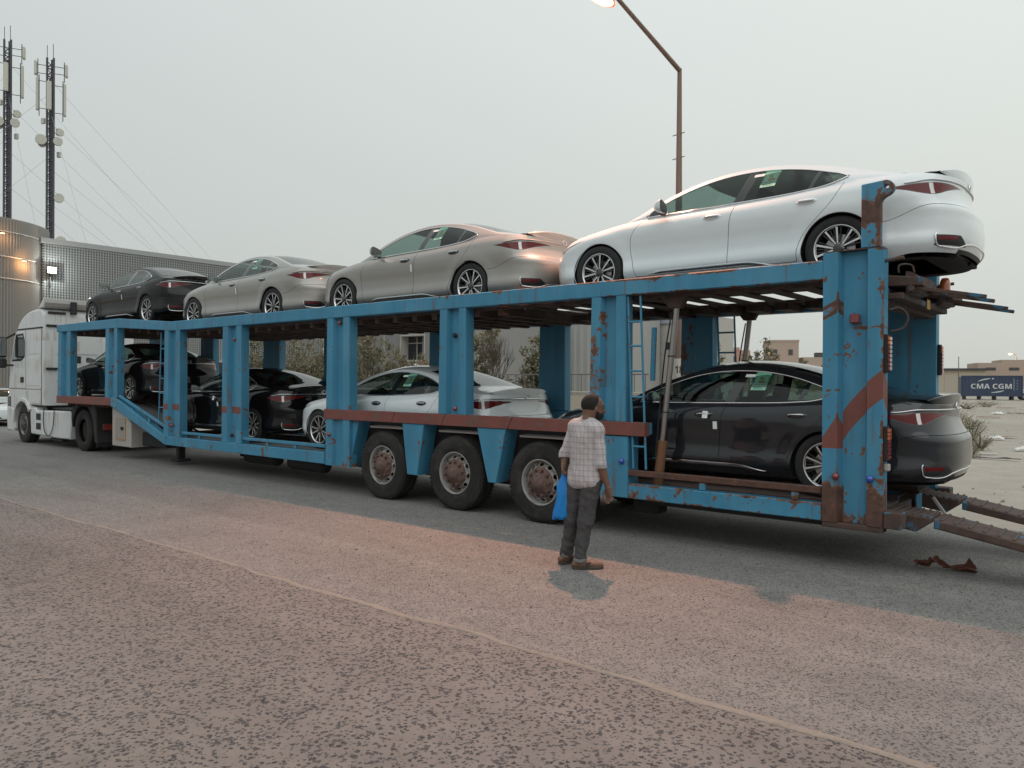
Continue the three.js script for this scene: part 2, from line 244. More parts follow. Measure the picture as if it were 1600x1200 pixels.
function tree(name, label, x, z, h, w, n, seed, leaf = 0.085, group, cols = GREENS, y = 0) { const t = thing(name, label, name === 'desert_shrub' ? 'shrub' : 'tree', [x, y, z], 0, group); const sh = name === 'desert_shrub', [a, b] = foliage(seed, h, w, n, cols, leaf, 0.15, 0, sh ? 0.12 : 0.42); part('crown', a, leafM, t); part('trunk', b, barkM, t); return t; }
{
  const g = 'thin trees along the boundary wall';
  const S = [[-37.0, -15.2, 5.2, 3.6, 'leftmost thin olive tree in the gap behind the black lower car'], [-34.4, -15.6, 5.3, 3.6, 'second olive tree from the left in the gap behind the black lower car'], [-31.9, -15.0, 5.2, 3.6, 'olive tree in the middle of the row behind the lower deck'], [-29.8, -15.5, 5.0, 3.2, 'thin olive tree just left of the pillar before the corrugated wall'], [-27.4, -15.2, 5.0, 3.0, 'thin tree in front of the corrugated wall, left of its window'], [-25.3, -15.5, 3.9, 2.2, 'short tree in front of the corrugated wall beside its window'], [-20.7, -15.4, 5.0, 1.3, 'narrow tree at the right end of the corrugated wall'], [-17.75, -15.3, 4.3, 1.3, 'left one of two narrow green trees beside the dark pillar'], [-16.85, -15.0, 4.4, 1.2, 'right one of two narrow green trees beside the dark pillar']];
  S.forEach(([x, z, h, w, l], i) => tree('thin_tree', l, x, z, h, w, i > 5 ? 3600 : 4800, 40 + i, i > 5 ? 0.075 : 0.065, g));
  // bare tree
  const t = thing('bare_tree', 'leafless grey tree with fine upright twigs behind the white saloon', 'tree', [-19.3, 0, -14.6]), r = rng(91), B = [], T = []; const grow = (p, d, L, rad, lv) => { const e = p.clone().addScaledVector(d, L); B.push(bar(p.toArray(), e.toArray(), rad, 5, rad * 0.6)); if (lv > 4) return; const n = lv < 2 ? 4 : 3; for (let i = 0; i < n; i++) { const q = d.clone().add(V((r() - 0.5) * 1.0, 0.25 + r() * 0.3, (r() - 0.5) * 1.0)).normalize(); grow(p.clone().lerp(e, 0.55 + 0.45 * r()), q, L * (0.6 + 0.25 * r()), rad * 0.55, lv + 1); } }; grow(V(0, 0, 0), V(0.05, 1, 0), 1.4, 0.06, 0); part('branches', merge(B), barkM, t);
  for (let i = 0; i < 9; i++) { const x = -39 + i * 2.75; tree('hedge_bush', ['low dull hedge bush', 'low brownish hedge bush'][i % 2] + ' behind the boundary wall, number ' + ['one', 'two', 'three', 'four', 'five', 'six', 'seven', 'eight', 'nine'][i] + ' from the left', x, -14.2, 1.95, 3.0, 1900, 60 + i, 0.07, 'hedge bushes behind the wall', [[0.09, 0.08, 0.055], [0.11, 0.09, 0.065], [0.07, 0.07, 0.042]]); }
  tree('large_tree', 'round olive green tree far behind the lower rear deck, before the tan block', -34.6, -80.5, 7.0, 4.6, 5200, 71, 0.17); tree('small_tree', 'small grey green tree far off left of the big round tree', -38.6, -79, 4.6, 3.4, 2600, 72, 0.16); tree('small_tree', 'small tree far off between the street lamp and the dark far pillar', -22.4, -40, 5.0, 1.8, 2400, 73, 0.11); tree('small_tree', 'low far tree to the right of the big round tree', -30.6, -82, 4.2, 2.6, 1500, 74, 0.16);
}
// ---------------------------------------------------------------- boundary wall, buildings
const BM = { wall: mat([0.40, 0.35, 0.29], 0.9), grey: mat([0.235, 0.235, 0.23], 0.6), greyL: mat([0.33, 0.33, 0.32], 0.65), frame: mat([0.42, 0.40, 0.37], 0.6), glass: mat([0.02, 0.025, 0.03], 0.08, 0.2), panel: mat([0.40, 0.385, 0.355], 0.7), panelB: mat([0.30, 0.33, 0.38], 0.5), tan: mat([0.40, 0.31, 0.25], 0.9), pink: mat([0.42, 0.24, 0.18], 0.9), beige: mat([0.42, 0.36, 0.28], 0.9), dark: mat([0.05, 0.05, 0.05], 0.7), roof: mat([0.28, 0.26, 0.24], 0.8), tent: mat([0.62, 0.58, 0.54], 0.8), brick: mat([0.33, 0.20, 0.14], 0.9), rail: mat([0.12, 0.11, 0.10], 0.6), screen: mat([0.33, 0.34, 0.34], 0.5, 0.3), back: mat([0.14, 0.145, 0.145], 0.7), metal: mat([0.45, 0.45, 0.44], 0.4, 0.6) };
function ribbed(x0, x1, y0, y1, z, pitch, depth) { const n = Math.round((x1 - x0) / pitch), P = [], I = []; let k = 0; for (let i = 0; i <= n; i++) for (const [o, d] of [[0, 0], [0.35, 0], [0.5, depth], [0.85, depth]]) { const x = Math.min(x1, x0 + (i + o) * pitch); P.push(x, y0, z + d, x, y1, z + d); if (k) I.push(k - 2, k, k + 1, k - 2, k + 1, k - 1); k += 2; } const g = new THREE.BufferGeometry(); g.setAttribute('position', new THREE.Float32BufferAttribute(P, 3)); g.setIndex(I); const q = g.toNonIndexed(); q.computeVertexNormals(); return q; }
{
  const w = thing('boundary_wall', 'low beige boundary wall running behind the trailer', 'wall', [-26, 0, -13.3]); for (let i = 0; i < 10; i++) { const x = -15 + i * 3; part('wall_panel', cb(x + 0.01, x + 2.99, 0, 1.40 + 0.03 * Math.sin(i * 2.1), -0.1, 0.1, 0.015), BM.wall, w); part('wall_cap', cb(x, x + 2.98, 1.441, 1.49, -0.14, 0.14, 0.01), BM.wall, w); }
  const f = thing('railing', 'thin metal railing above the boundary wall near the narrow trees', 'railing', [-16, 1.49, -13.3]); for (let i = 0; i < 22; i++) part('baluster', bar([-4.4 + i * 0.4, 0, 0], [-4.4 + i * 0.4, 0.55, 0], 0.015, 5), BM.rail, f); part('handrail', bar([-4.5, 0.56, 0], [4.1, 0.56, 0], 0.022, 6), BM.rail, f);
  // corrugated hall with a deep framed window
  const h = thing('corrugated_hall', 'grey corrugated metal hall with a deep framed window behind the white saloon', 'building', [-40.5, 0, -30]); part('wall', [ribbed(-7, -1, 0, 6.4, 0, 0.24, 0.05), ribbed(-1, 1.42, 0, 3.25, 0, 0.24, 0.05), ribbed(-1, 1.42, 5.05, 6.4, 0, 0.24, 0.05), ribbed(1.42, 6.2, 0, 6.4, 0, 0.24, 0.05)], BM.grey, h); part('side_wall', [cb(-7, 6.2, 0, 6.4, -9, -8.9), cb(6.1, 6.2, 0, 6.4, -8.9, -0.01), cb(-7, -6.9, 0, 6.4, -8.9, -0.01)], BM.grey, h); part('roof', prism([[-7.1, 6.4], [6.3, 6.4], [6.3, 6.55], [-7.1, 6.55]], 0.15, -9.1), BM.roof, h);
  const win = part('window', [cb(-0.97, 1.39, 3.28, 5.02, -0.62, -0.6)], BM.glass, h); for (const q of [cb(-1.08, 1.5, 3.18, 3.30, -0.65, 0.12), cb(-1.08, 1.5, 5.0, 5.12, -0.65, 0.12), cb(-1.08, -0.96, 3.301, 4.999, -0.65, 0.12), cb(1.38, 1.5, 3.301, 4.999, -0.65, 0.12), cb(-0.06, 0.0, 3.301, 4.999, -0.61, -0.56), cb(-0.955, 0.6, 4.5, 4.56, -0.605, -0.555), cb(0.56, 0.62, 3.301, 4.999, -0.61, -0.55)]) part('frame', q, BM.frame, win); part('sill_band', cb(-1.2, 1.9, 2.6, 3.17, 0.055, 0.1), BM.brick, h); for (const x of [-5.3, -2.8]) part('down_pipe', bar([x, 0, 0.1], [x, 6.4, 0.1], 0.05, 8), BM.frame, h);
  const h2 = thing('plain_grey_hall', 'pale grey hall with thin posts behind the bare tree', 'building', [-37, 0, -40]); part('wall', ribbed(-7, 6.5, 0, 7.0, 0, 0.6, 0.04), BM.greyL, h2); part('roof', cb(-7.1, 6.6, 7.0, 7.2, -8, 0.15), BM.roof, h2); part('side_wall', cb(6.4, 6.5, 0, 7, -8, -0.01), BM.greyL, h2); for (const x of [2.5]) part('down_pipe', bar([x, 0, 0.12], [x, 7, 0.12], 0.06, 8), BM.dark, h2);
  // pale panel-clad building, panel courses one by one
  const pb = thing('panel_building', 'pale building clad in wide horizontal panels with two small square windows', 'building', [-33, 0, -48.5]);
  const holes = [[1.62, 2.12, 4.55, 5.25], [2.72, 3.2, 4.42, 5.1]]; for (let c = 0; c < 8; c++) { const y0 = c * 0.82, y1 = y0 + 0.805; for (let k = 0; k < 5; k++) { const x0 = -8.5 + k * 2.56, x1 = x0 + 2.545; part('panel', cb(x0, x1, y0, y1, -0.1, 0.02 + 0.004 * ((c * 3 + k) % 3), 0.006), BM.panel, pb); } } part('core', cb(-8.5, 4.28, 0, 6.5, -8, -0.11), BM.panel, pb); part('roof_band', cb(-8.6, 4.4, 6.57, 7.15, -8, 0.15), BM.panelB, pb); for (const [a, b, c, d] of holes) { const o = part('window', cb(a + 0.04, b - 0.04, c + 0.04, d - 0.04, 0.03, 0.06, 0.004), BM.glass, pb); part('frame', cb(a, b, c, d, 0.02, 0.045, 0.004), BM.frame, o); } part('side_tower', cb(4.42, 5.5, 0, 7.3, -7, 0.4), BM.panel, pb); part('balcony', cb(4.9, 6.0, 6.0, 6.15, 0.41, 1.2), BM.dark, pb); for (const y of [4.6, 6.6]) part('tower_window', cb(4.9, 5.06, y, y + 0.4, 0.402, 0.43, 0.004), BM.glass, pb); for (const x of [-2.5, -0.6]) part('rooftop_unit', cb(x, x + 0.9, 7.15, 7.7, -2, -1), BM.greyL, pb);
  // white canopy roofs
  const tents = [[-33.4, -26, 1.7, 2.55, 'white peaked canopy roof in front of the corrugated hall'], [-36.4, -26.5, 1.6, 2.5, 'smaller white canopy roof left of the peaked one']]; for (const [x, z, r, y, l] of tents) { const t = thing('canopy', l, 'canopy', [x, 0, z], 0, 'white canopies'); part('cover', (() => { const g = new THREE.ConeGeometry(r, 0.5, 4, 1, true); g.rotateY(Math.PI / 4); g.translate(0, y + 0.2, 0); return g; })(), BM.tent, t); for (const [a, b] of [[1, 1], [1, -1], [-1, 1], [-1, -1]]) part('post', bar([a * r * 0.66, 0, b * r * 0.66], [a * r * 0.66, y, b * r * 0.66], 0.03, 6), BM.metal, t); }
  // far tan blocks
  const tb = thing('tan_block', 'tall tan block far off behind the round tree', 'building', [-58.5, 0, -152], 0.55); part('wall', cb(-3, 3, 0, 10.4, -6, 0), BM.tan, tb); for (const x of [-2.2, 0.9]) part('window', cb(x, x + 0.9, 7.6, 8.8, 0, 0.05), BM.dark, tb); part('parapet', cb(-3.1, 3.1, 10.4, 10.8, -6.1, 0.1), BM.tan, tb);
  const lb = thing('long_low_block', 'long low tan building far off beside the tall tan block', 'building', [-51, 0, -157], 0.55); part('wall', cb(-5, 12, 0, 7.2, -6, 0), BM.tan, lb); part('roof_unit', cb(-2.2, 0.6, 7.2, 8.2, -3, -1), BM.dark, lb); for (let i = 0; i < 5; i++) part('window', cb(-4 + i * 2.6, -3.2 + i * 2.6, 4.4, 5.6, 0, 0.05), BM.dark, lb);
  const kb = thing('pink_block', 'pinkish block far off behind the far ladder', 'building', [-66, 0, -146], 0.55); part('wall', cb(-2.6, 2.6, 0, 8.6, -6, 0), BM.pink, kb); part('parapet', cb(-2.7, 0.4, 8.6, 9.2, -6, 0.1), BM.pink, kb); part('window', cb(-1.2, -0.3, 6.2, 7.4, 0, 0.05), BM.dark, kb);
}
// ---------------------------------------------------------------- left building: ribbed round tower, gridded front
{
  const b = thing('screened_building', 'large grey building with gridded metal screen front and round ribbed tower', 'building', [-46, 0, -12]);
  const F = 1.0; // the screen hangs in the plane x = -45
  part('wall', cb(-14, F - 0.35, 0, 9.0, -14, 4.2), BM.back, b); part('roof_edge', cb(F - 0.34, F + 0.05, 9.0, 9.28, -14, 4.3), BM.screen, b);
  const v = [], hz = []; for (let z = -14; z < 4.2; z += 0.14) v.push(cb(F - 0.03, F, 3.1, 9.0, z, z + 0.055, 0)); for (let y = 3.15; y < 9.0; y += 0.14) hz.push(cb(F - 0.07, F - 0.035, y, y + 0.055, -14, 4.2, 0)); const s1 = part('screen_slats', merge(v), BM.screen, b); s1.userData.kind = 'stuff'; const s2 = part('screen_rails', merge(hz), BM.screen, b); s2.userData.kind = 'stuff';
  part('screen_sill', cb(F - 0.34, F + 0.06, 2.9, 3.09, -14, 4.2), BM.screen, b); for (let i = 0; i < 6; i++) { const z = -13.4 + i * 2.9, w = part('shop_window', cb(F - 0.348, F - 0.3, 0.5, 2.7, z, z + 2.5, 0.01), BM.glass, b); part('mullion', cb(F - 0.3, F - 0.26, 0.5, 2.7, z + 1.22, z + 1.28, 0.005), BM.frame, w); }
  // tower
  const N = 170, R = 4.1, P = [], I = []; const cx = -2.2, cz = 7.2; for (let i = 0; i <= N * 2; i++) { const a = i / (N * 2) * Math.PI * 2, r = R + (i % 2 ? 0.10 : 0); P.push(cx + Math.cos(a) * r, 0, cz + Math.sin(a) * r, cx + Math.cos(a) * r, 9.9, cz + Math.sin(a) * r); if (i) I.push(i * 2 - 2, i * 2, i * 2 + 1, i * 2 - 2, i * 2 + 1, i * 2 - 1); } const g = new THREE.BufferGeometry(); g.setAttribute('position', new THREE.Float32BufferAttribute(P, 3)); g.setIndex(I); const tg = g.toNonIndexed(); tg.computeVertexNormals(); const tw = part('tower', tg, mat([0.30, 0.285, 0.265], 0.5, 0.3), b);
  part('tower_roof', (() => { const q = new THREE.CylinderGeometry(R, R, 0.1, 64); q.translate(cx, 9.75, cz); return q; })(), BM.roof, b); for (const y of [9.2, 7.95, 6.85]) { const q = new THREE.TorusGeometry(R + 0.07, 0.035, 6, 96); q.rotateX(Math.PI / 2); q.translate(cx, y, cz); part('tower_ring', q, BM.frame, tw); }
  // warm lamps washing the tower, and the white floodlight on the screen
  const warm = new THREE.MeshStandardMaterial({ color: 0x000000, emissive: rgb(1, 0.6, 0.28), emissiveIntensity: 6 });
  for (const [a, y, I0] of [[-0.40, 7.80, 3.0], [-0.16, 9.02, 1.3]]) { const x = -46 + cx + Math.cos(a) * (R + 0.5), z = -12 + cz + Math.sin(a) * (R + 0.5); const w = thing('wall_lamp', y > 9 ? 'small warm lamp near the top of the ribbed tower' : 'small warm lamp under the middle ring of the ribbed tower', 'lamp', [x, y, z]); part('housing', cb(-0.07, 0.07, 0, 0.06, -0.12, 0.12, 0.01), BM.dark, w); part('bulb', cb(-0.05, 0.05, -0.03, -0.002, -0.1, 0.1, 0.008), warm, w); const p = new THREE.PointLight(rgb(1, 0.48, 0.18), I0, 14, 2); p.position.set(x, y - 0.12, z); p.castShadow = true; scene.add(p); }
  const fl = thing('floodlight', 'glaring white floodlight fixed to the gridded screen of the left building', 'lamp', [-44.7, 7.55, -8.1]); part('housing', cb(-0.12, 0.1, -0.16, 0.16, -0.22, 0.22, 0.02), BM.dark, fl); part('lens', cb(0.1, 0.15, -0.14, 0.14, -0.2, 0.2, 0.02), new THREE.MeshStandardMaterial({ color: 0x000000, emissive: rgb(0.95, 1, 0.98), emissiveIntensity: 40 }), fl); const mast = part('bracket', cb(-0.26, -0.12, -0.9, 0.03, -0.03, 0.03, 0.005), BM.dark, fl);
  const fp = new THREE.PointLight(rgb(0.92, 1, 0.97), 9, 12, 2); fp.position.set(-44.40, 7.55, -8.1); fp.castShadow = true; scene.add(fp);
}
// ---------------------------------------------------------------- mobile phone masts
{
  const steel = mat([0.07, 0.07, 0.085], 0.7), white = mat([0.52, 0.51, 0.45], 0.6), wire = mat([0.34, 0.35, 0.36], 0.7);
  const mast = (x, z, h, label, seed, side) => {
    const t = thing('antenna_mast', label, 'mast', [x, 0, z], 0.4, 'antenna masts behind the left building'), w = 0.24, r = rng(seed), L = [[w, 0], [-w * 0.6, w * 0.85], [-w * 0.6, -w * 0.85]];
    for (const [a, b] of L) part('mast_leg', bar([a, 0, b], [a, h - 0.6, b], 0.075, 6), steel, t); const br = []; for (let y = 8; y < h - 1; y += 0.55) for (let i = 0; i < 3; i++) { const [a, b] = L[i], [c, d] = L[(i + 1) % 3]; br.push(bar([a, y, b], [c, y + 0.5, d], 0.035, 4), bar([a, y, b], [c, y, d], 0.03, 4)); } part('bracing', merge(br), steel, t).userData.kind = 'stuff';
    part('cable_run', merge([0, 1, 2, 3].map(i => bar([-0.12 + i * 0.07, 0, 0.02], [-0.12 + i * 0.07, h - 2, 0.02], 0.045, 5))), steel, t).userData.kind = 'stuff';
    const pan = (a, d, y, hh, ww) => { const px = Math.cos(a) * d, pz = Math.sin(a) * d, g = cb(-ww / 2, ww / 2, 0, hh, -0.08, 0.08, 0.03); g.rotateY(Math.PI / 2 - a); g.translate(px, y, pz); const p = part('antenna_panel', g, white, t); part('bracket', merge([bar([0, y + 0.15, 0], [px, y + 0.15, pz], 0.025, 5), bar([0, y + hh - 0.2, 0], [px, y + hh - 0.2, pz], 0.025, 5), bar([px * 0.86, y - 0.4, pz * 0.86], [px * 0.86, y + hh + 0.2, pz * 0.86], 0.03, 5)]), steel, p); };
    pan(2.35, 0.85, h - 4.4, 2.3, 0.34); pan(-0.75, 0.85, h - 4.6, 2.3, 0.34); pan(0.9, 0.8, h - 4.5, 2.0, 0.3); pan(2.4, 0.95, h - 1.9, 0.95, 0.42); pan(-0.7, 0.95, h - 1.8, 0.85, 0.4); 
    for (const [y, a, s] of [[h - 5.1, 2.6, 0.14], [h - 5.8, -0.6, 0.17], [h - 7.4, -0.8, 0.14]]) { const g = cb(-s, s, -s * 1.4, s * 1.4, -s * 0.6, s * 0.6, 0.02); g.translate(Math.cos(a) * 0.5, y, Math.sin(a) * 0.5); part('radio_unit', g, white, t); }
    for (const [y, a, R] of [[h - 6.5, 2.3, 0.36], [h - 6.7, 2.8, 0.26], [h - 5.9, -0.4, 0.24], [h - 6.6, 0.0, 0.3], [h - 10.6, -0.2, 0.32], [h - 13.6, -0.7, 0.34]]) { if (seed === 1 && y < h - 9) continue; const g = lathe([[R, 0.2], [R, 0.02], [R * 0.7, -0.06], [0, -0.1]], 18), c = new THREE.CylinderGeometry(R, R, 0.02, 18); c.translate(0, 0.2, 0); const m = merge([g, c]); m.rotateX(Math.PI / 2); m.rotateY(0.9); m.translate(Math.cos(a) * 0.62, y, Math.sin(a) * 0.62); const d = part('dish', m, white, t); part('arm', bar([0, y, 0], [Math.cos(a) * 0.6, y, Math.sin(a) * 0.6], 0.03, 5), steel, d); }
    for (const o of [0.3, -0.25]) part('whip', bar([o, h - 1.2, 0.1], [o, h + 0.35, 0.1], 0.022, 5), steel, t);
    for (const [hy, dx, dz] of [[h - 2.2, 4, -19], [h - 5.2, 4.4, -17], [h - 8.5, 5, -12], [h - 11, 4, -9], [h - 3, -11, 8], [h - 7.5, -7, 6], [h - 4.5, 9, 5]]) part('guy_wire', bar([0, hy, 0], [dx, 8.2, dz], 0.008, 4), wire, t);
  };
  mast(-60.5, -13.65, 25.3, 'lattice antenna mast with panels and dishes, right one of the pair', 2, 1); mast(-62.85, -11.7, 26.6, 'lattice antenna mast with panels at the left edge of the photo', 1, 0);
}
scene.fog = new THREE.FogExp2(new THREE.Color().setRGB(0.66, 0.67, 0.63), 0.00015);
// ---------------------------------------------------------------- the saloon cars (x: nose 0 to tail 4.975, y up from the deck, z across)
const CAR = (() => {
  const LF = 0.62, LR = 0.50, EP = 2 / 2.35, ER = 2 / 2.9, HUBS = [0.985, 3.855], HY = 0.335;
  const base = spl([[0.2, 0.83], [0.7, 0.895], [1, 0.905], [1.5, 0.900], [2.2, 0.911], [3, 0.918], [3.6, 0.926], [3.9, 0.9325], [4.3, 0.915], [4.7, 0.868], [5, 0.82]]);
  const sec = spl([[0.12, -0.10], [0.2, -0.055], [0.26, -0.022], [0.31, -0.004], [0.35, -0.004], [0.44, -0.022], [0.55, -0.022], [0.68, -0.006], [0.77, 0], [0.83, -0.006], [0.9, -0.02], [1.05, -0.05]]);
  const yS = spl([[0, 0.645], [0.1, 0.668], [0.3, 0.725], [0.6, 0.79], [1, 0.86], [1.3, 0.905], [1.55, 0.925], [2, 0.935], [2.7, 0.945], [3.3, 0.965], [3.8, 0.998], [4.2, 1.015], [4.5, 1.005], [4.75, 0.98], [4.9, 0.955], [5, 0.945]]);
  const XF = spl([[0.1, 0.16], [0.2, 0.07], [0.35, 0.02], [0.5, 0], [0.58, 0.012], [0.66, 0.045], [0.75, 0.12], [0.85, 0.2]]);
  const XR = spl([[0.1, 4.78], [0.2, 4.89], [0.3, 4.95], [0.42, 4.975], [0.56, 4.972], [0.655, 4.955], [0.71, 4.905], [0.78, 4.872], [0.88, 4.856], [0.95, 4.862], [1.0, 4.868], [1.05, 4.86]]);
  const yC = spl([[0, 0.655], [0.08, 0.715], [0.3, 0.80], [0.6, 0.87], [1, 0.945], [1.3, 0.99], [1.42, 1.02], [1.6, 1.10], [1.9, 1.235], [2.2, 1.345], [2.5, 1.42], [2.75, 1.443], [3, 1.438], [3.3, 1.402], [3.6, 1.335], [3.9, 1.243], [4.15, 1.16], [4.35, 1.10], [4.5, 1.08], [4.7, 1.07], [4.84, 1.045], [4.9, 1.02]]);
  const rise = spl([[1.35, 0], [1.5, 0.062], [1.7, 0.155], [2, 0.28], [2.3, 0.368], [2.6, 0.412], [2.9, 0.415], [3.2, 0.38], [3.5, 0.312], [3.8, 0.212], [4.1, 0.10], [4.3, 0.032], [4.45, 0]]);
  const inset = spl([[1.35, 0], [1.5, 0.035], [1.7, 0.075], [2, 0.135], [2.3, 0.19], [2.6, 0.22], [2.9, 0.23], [3.2, 0.225], [3.5, 0.2], [3.8, 0.145], [4.1, 0.075], [4.3, 0.028], [4.45, 0]]);
  const wid = (x, y) => {
    let w = base(x) + sec(y); const r = clamp(1 - (yS(x) - y) / 0.13); w -= 0.05 * r * r;
    for (const h of HUBS) { const d = Math.hypot(x - h, y - 0.32); w += 0.012 * sstep(0.56, 0.39, d); }
    return w;
  };
  const pt = (k, y) => { // point of the side skin: k 0..1 front corner, 1..2 flank, 2..3 rear corner
    const xf = XF(y), xr = XR(y);
    if (k < 1) { const t = k * Math.PI / 2, x = xf + LF * (1 - Math.pow(Math.cos(t), EP)); return [x, y, wid(Math.max(x, 0.2), y) * Math.pow(Math.sin(t), EP)]; }
    if (k <= 2) { const x = lerp(xf + LF, xr - LR, k - 1); return [x, y, wid(x, y)]; }
    const t = (3 - k) * Math.PI / 2, x = xr - LR * (1 - Math.pow(Math.max(0, Math.cos(t)), ER)); return [x, y, wid(x, y) * Math.pow(Math.max(0, Math.sin(t)), ER)];
  };
  const zAt = (x, y) => { const xf = XF(y), xr = XR(y); // half width of the skin at x, y
    if (x < xf + LF) { const c = Math.pow(clamp(1 - (x - xf) / LF), 1 / EP); return wid(Math.max(x, 0.2), y) * Math.pow(Math.sqrt(1 - c * c), EP); }
    if (x > xr - LR) { const c = Math.pow(clamp(1 - (xr - x) / LR), 1 / ER); return wid(x, y) * Math.pow(Math.sqrt(1 - c * c), ER); }
    return wid(x, y); };
  const zB = x => zAt(x, yS(x));
  const ks = []; for (let i = 0; i < 18; i++) ks.push(i / 18); for (let i = 0; i < 150; i++) ks.push(1 + i / 150); for (let i = 0; i <= 30; i++) ks.push(2 + i / 30);
  const NV = 40, botY = x => x > 4.3 ? lerp(0.17, 0.225, sstep(4.3, 4.6, x)) : 0.17;
  const topY = k => { let y = 0.9; for (let i = 0; i < 30; i++) y = lerp(y, yS(pt(k, y)[0]), 0.6); return y; };
  const side = gridMesh(ks.length - 1, NV, (a, b) => { const xm = pt(ks[a], 0.6)[0], y0 = botY(xm), y1 = topY(ks[a]); return pt(ks[a], lerp(y0, y1, b / NV)); });
  // arches
  let skin = side; for (const h of HUBS) skin = clip(skin, (x, y) => Math.hypot(x - h, y - 0.325) - 0.372);
  const inner = (() => { let m = gridMesh(ks.length - 1, 14, (a, b) => { const xm = pt(ks[a], 0.6)[0]; const q = pt(ks[a], lerp(botY(xm) + 0.02, topY(ks[a]) - 0.02, b / 14)); return [lerp(q[0], 2.49, 0.012), q[1], q[2] - 0.022 * sstep(0, 0.3, q[2])]; }); for (const h of HUBS) m = clip(m, (x, y) => Math.hypot(x - h, y - 0.325) - 0.374); return m; })();
  const e1 = spl([[0.2, 1.525], [0.4, 1.47], [0.6, 1.435], [0.75, 1.46], [0.85, 1.53], [0.93, 1.62]]), e2 = spl([[0.2, 2.68], [0.6, 2.69], [0.8, 2.715], [0.96, 2.76]]),
    e3 = spl([[0.2, 3.447], [0.36, 3.452], [0.47, 3.487], [0.57, 3.555], [0.68, 3.67], [0.78, 3.77], [0.9, 3.85], [1.0, 3.9]]), G = 0.003;
  // lamps on the flank and tail: m runs round the corner from the middle of the tail
  const mR = (x, y, z) => z + XR(y) - x, mF = (x, y, z) => z + x - XF(y);
  const tu = spl([[0.3, 0.885], [0.6, 0.898], [0.9, 0.900], [1.1, 0.892], [1.46, 0.868]]), tl = spl([[0.3, 0.882], [0.5, 0.855], [0.7, 0.822], [0.88, 0.785], [1.0, 0.776], [1.12, 0.790], [1.28, 0.826], [1.46, 0.864]]);
  let [bezel, rest] = cut(skin, [(x, y, z) => 1.46 - mR(x, y, z), (x, y, z) => mR(x, y, z) - 0.30, (x, y, z) => tu(mR(x, y, z)) - y, (x, y, z) => y - tl(mR(x, y, z))]); let tail; [tail, bezel] = cut(bezel, [(x, y, z) => tu(mR(x, y, z)) - 0.007 - y, (x, y, z) => y - tl(mR(x, y, z)) - 0.007]);
  const [tailClear, tailRed] = cut(tail, [(x, y, z) => mR(x, y, z) - 0.925, (x, y, z) => 0.985 - mR(x, y, z)]);
  let housing, reflector; [housing, rest] = cut(rest, [(x, y, z) => 1.05 - mR(x, y, z), (x, y, z) => mR(x, y, z) - 0.5 - Math.max(0, (y - 0.30) * 2), (x, y, z) => 0.385 - y, (x, y, z) => y - 0.285]);
  [reflector, housing] = cut(housing, [(x, y, z) => 1.03 - mR(x, y, z), (x, y, z) => mR(x, y, z) - 0.72, (x, y, z) => 0.375 - y, (x, y, z) => y - 0.338]);
  const hu = spl([[0.35, 0.62], [0.8, 0.665], [1.15, 0.712], [1.5, 0.755]]), hl = spl([[0.35, 0.565], [0.8, 0.60], [1.15, 0.655], [1.5, 0.75]]);
  let head; [head, rest] = cut(rest, [(x, y, z) => 1.5 - mF(x, y, z), (x, y, z) => mF(x, y, z) - 0.42, (x, y, z) => hu(mF(x, y, z)) - y, (x, y, z) => y - hl(mF(x, y, z))]);
  let grille; [grille, rest] = cut(rest, [(x, y, z) => 0.6 - x, (x, y, z) => 0.28 + Math.abs(y - 0.45) * 0.75 - z, (x, y, z) => 0.6 - y, (x, y, z) => y - 0.19]);
  let diffuser; [diffuser, rest] = cut(rest, [(x, y, z) => 0.262 - y, (x, y, z) => 0.62 - mR(x, y, z)]);
  const doorF = clip(clip(clip(rest, (x, y) => x - e1(y) - G), (x, y) => e2(y) - G - x), (x, y) => y - 0.24 - G);
  const doorR = clip(clip(clip(rest, (x, y) => x - e2(y) - G), (x, y) => e3(y) - G - x), (x, y) => y - 0.24 - G);
  const mid = clip(clip(rest, (x, y) => x - e1(y) + G), (x, y) => e3(y) + G - x);
  let fenders = join([clip(rest, (x, y) => e1(y) - G - x), clip(rest, (x, y) => x - e3(y) - G)]);
  const bumperLine = x => lerp(0.545, 0.68, sstep(4.25, 4.72, x));
  const [bumper, quarter] = cut(fenders, [x => x - 4.2, (x, y) => bumperLine(x) - 0.003 - y]);
  fenders = join([clip(quarter, x => 4.2 - x), clip(clip(quarter, x => x - 4.2), (x, y) => y - bumperLine(x) - 0.002)]);
  const sill = clip(mid, (x, y) => 0.24 - G - y);
  // cabin side between belt and roof rail
  const NU = 160, up = (x, v) => { const zb = zB(x); return [x, yS(x) + rise(x) * v, zb - inset(x) * v + 0.022 * Math.sin(Math.PI * v) * clamp(rise(x) * 4)]; };
  const cabin = gridMesh(NU, 18, (a, b) => up(lerp(1.35, 4.45, a / NU), b / 18));
  const wb = spl([[1.6, 0.945], [2.7, 0.958], [3.4, 0.975], [3.62, 0.988], [3.78, 1.018], [3.95, 1.075]]), wt = spl([[1.6, 0.955], [1.8, 1.062], [2.0, 1.15], [2.3, 1.25], [2.6, 1.302], [2.9, 1.312], [3.2, 1.288], [3.5, 1.225], [3.75, 1.145], [3.95, 1.078]]);
  const [dlo, cabinOut] = cut(cabin, [(x, y) => y - wb(x), (x, y) => wt(x) - y, x => x - 1.62, x => 3.94 - x]);
  const bp = (y, o) => lerp(2.71, 2.84, clamp((y - 0.95) / 0.34, 0, 1.2)) + o, qd = (y, o) => lerp(3.52, 3.60, clamp((y - 0.97) / 0.2, 0, 1.5)) + o;
  const ml = (y) => 1.80 + (y - 0.95) * 0.45;
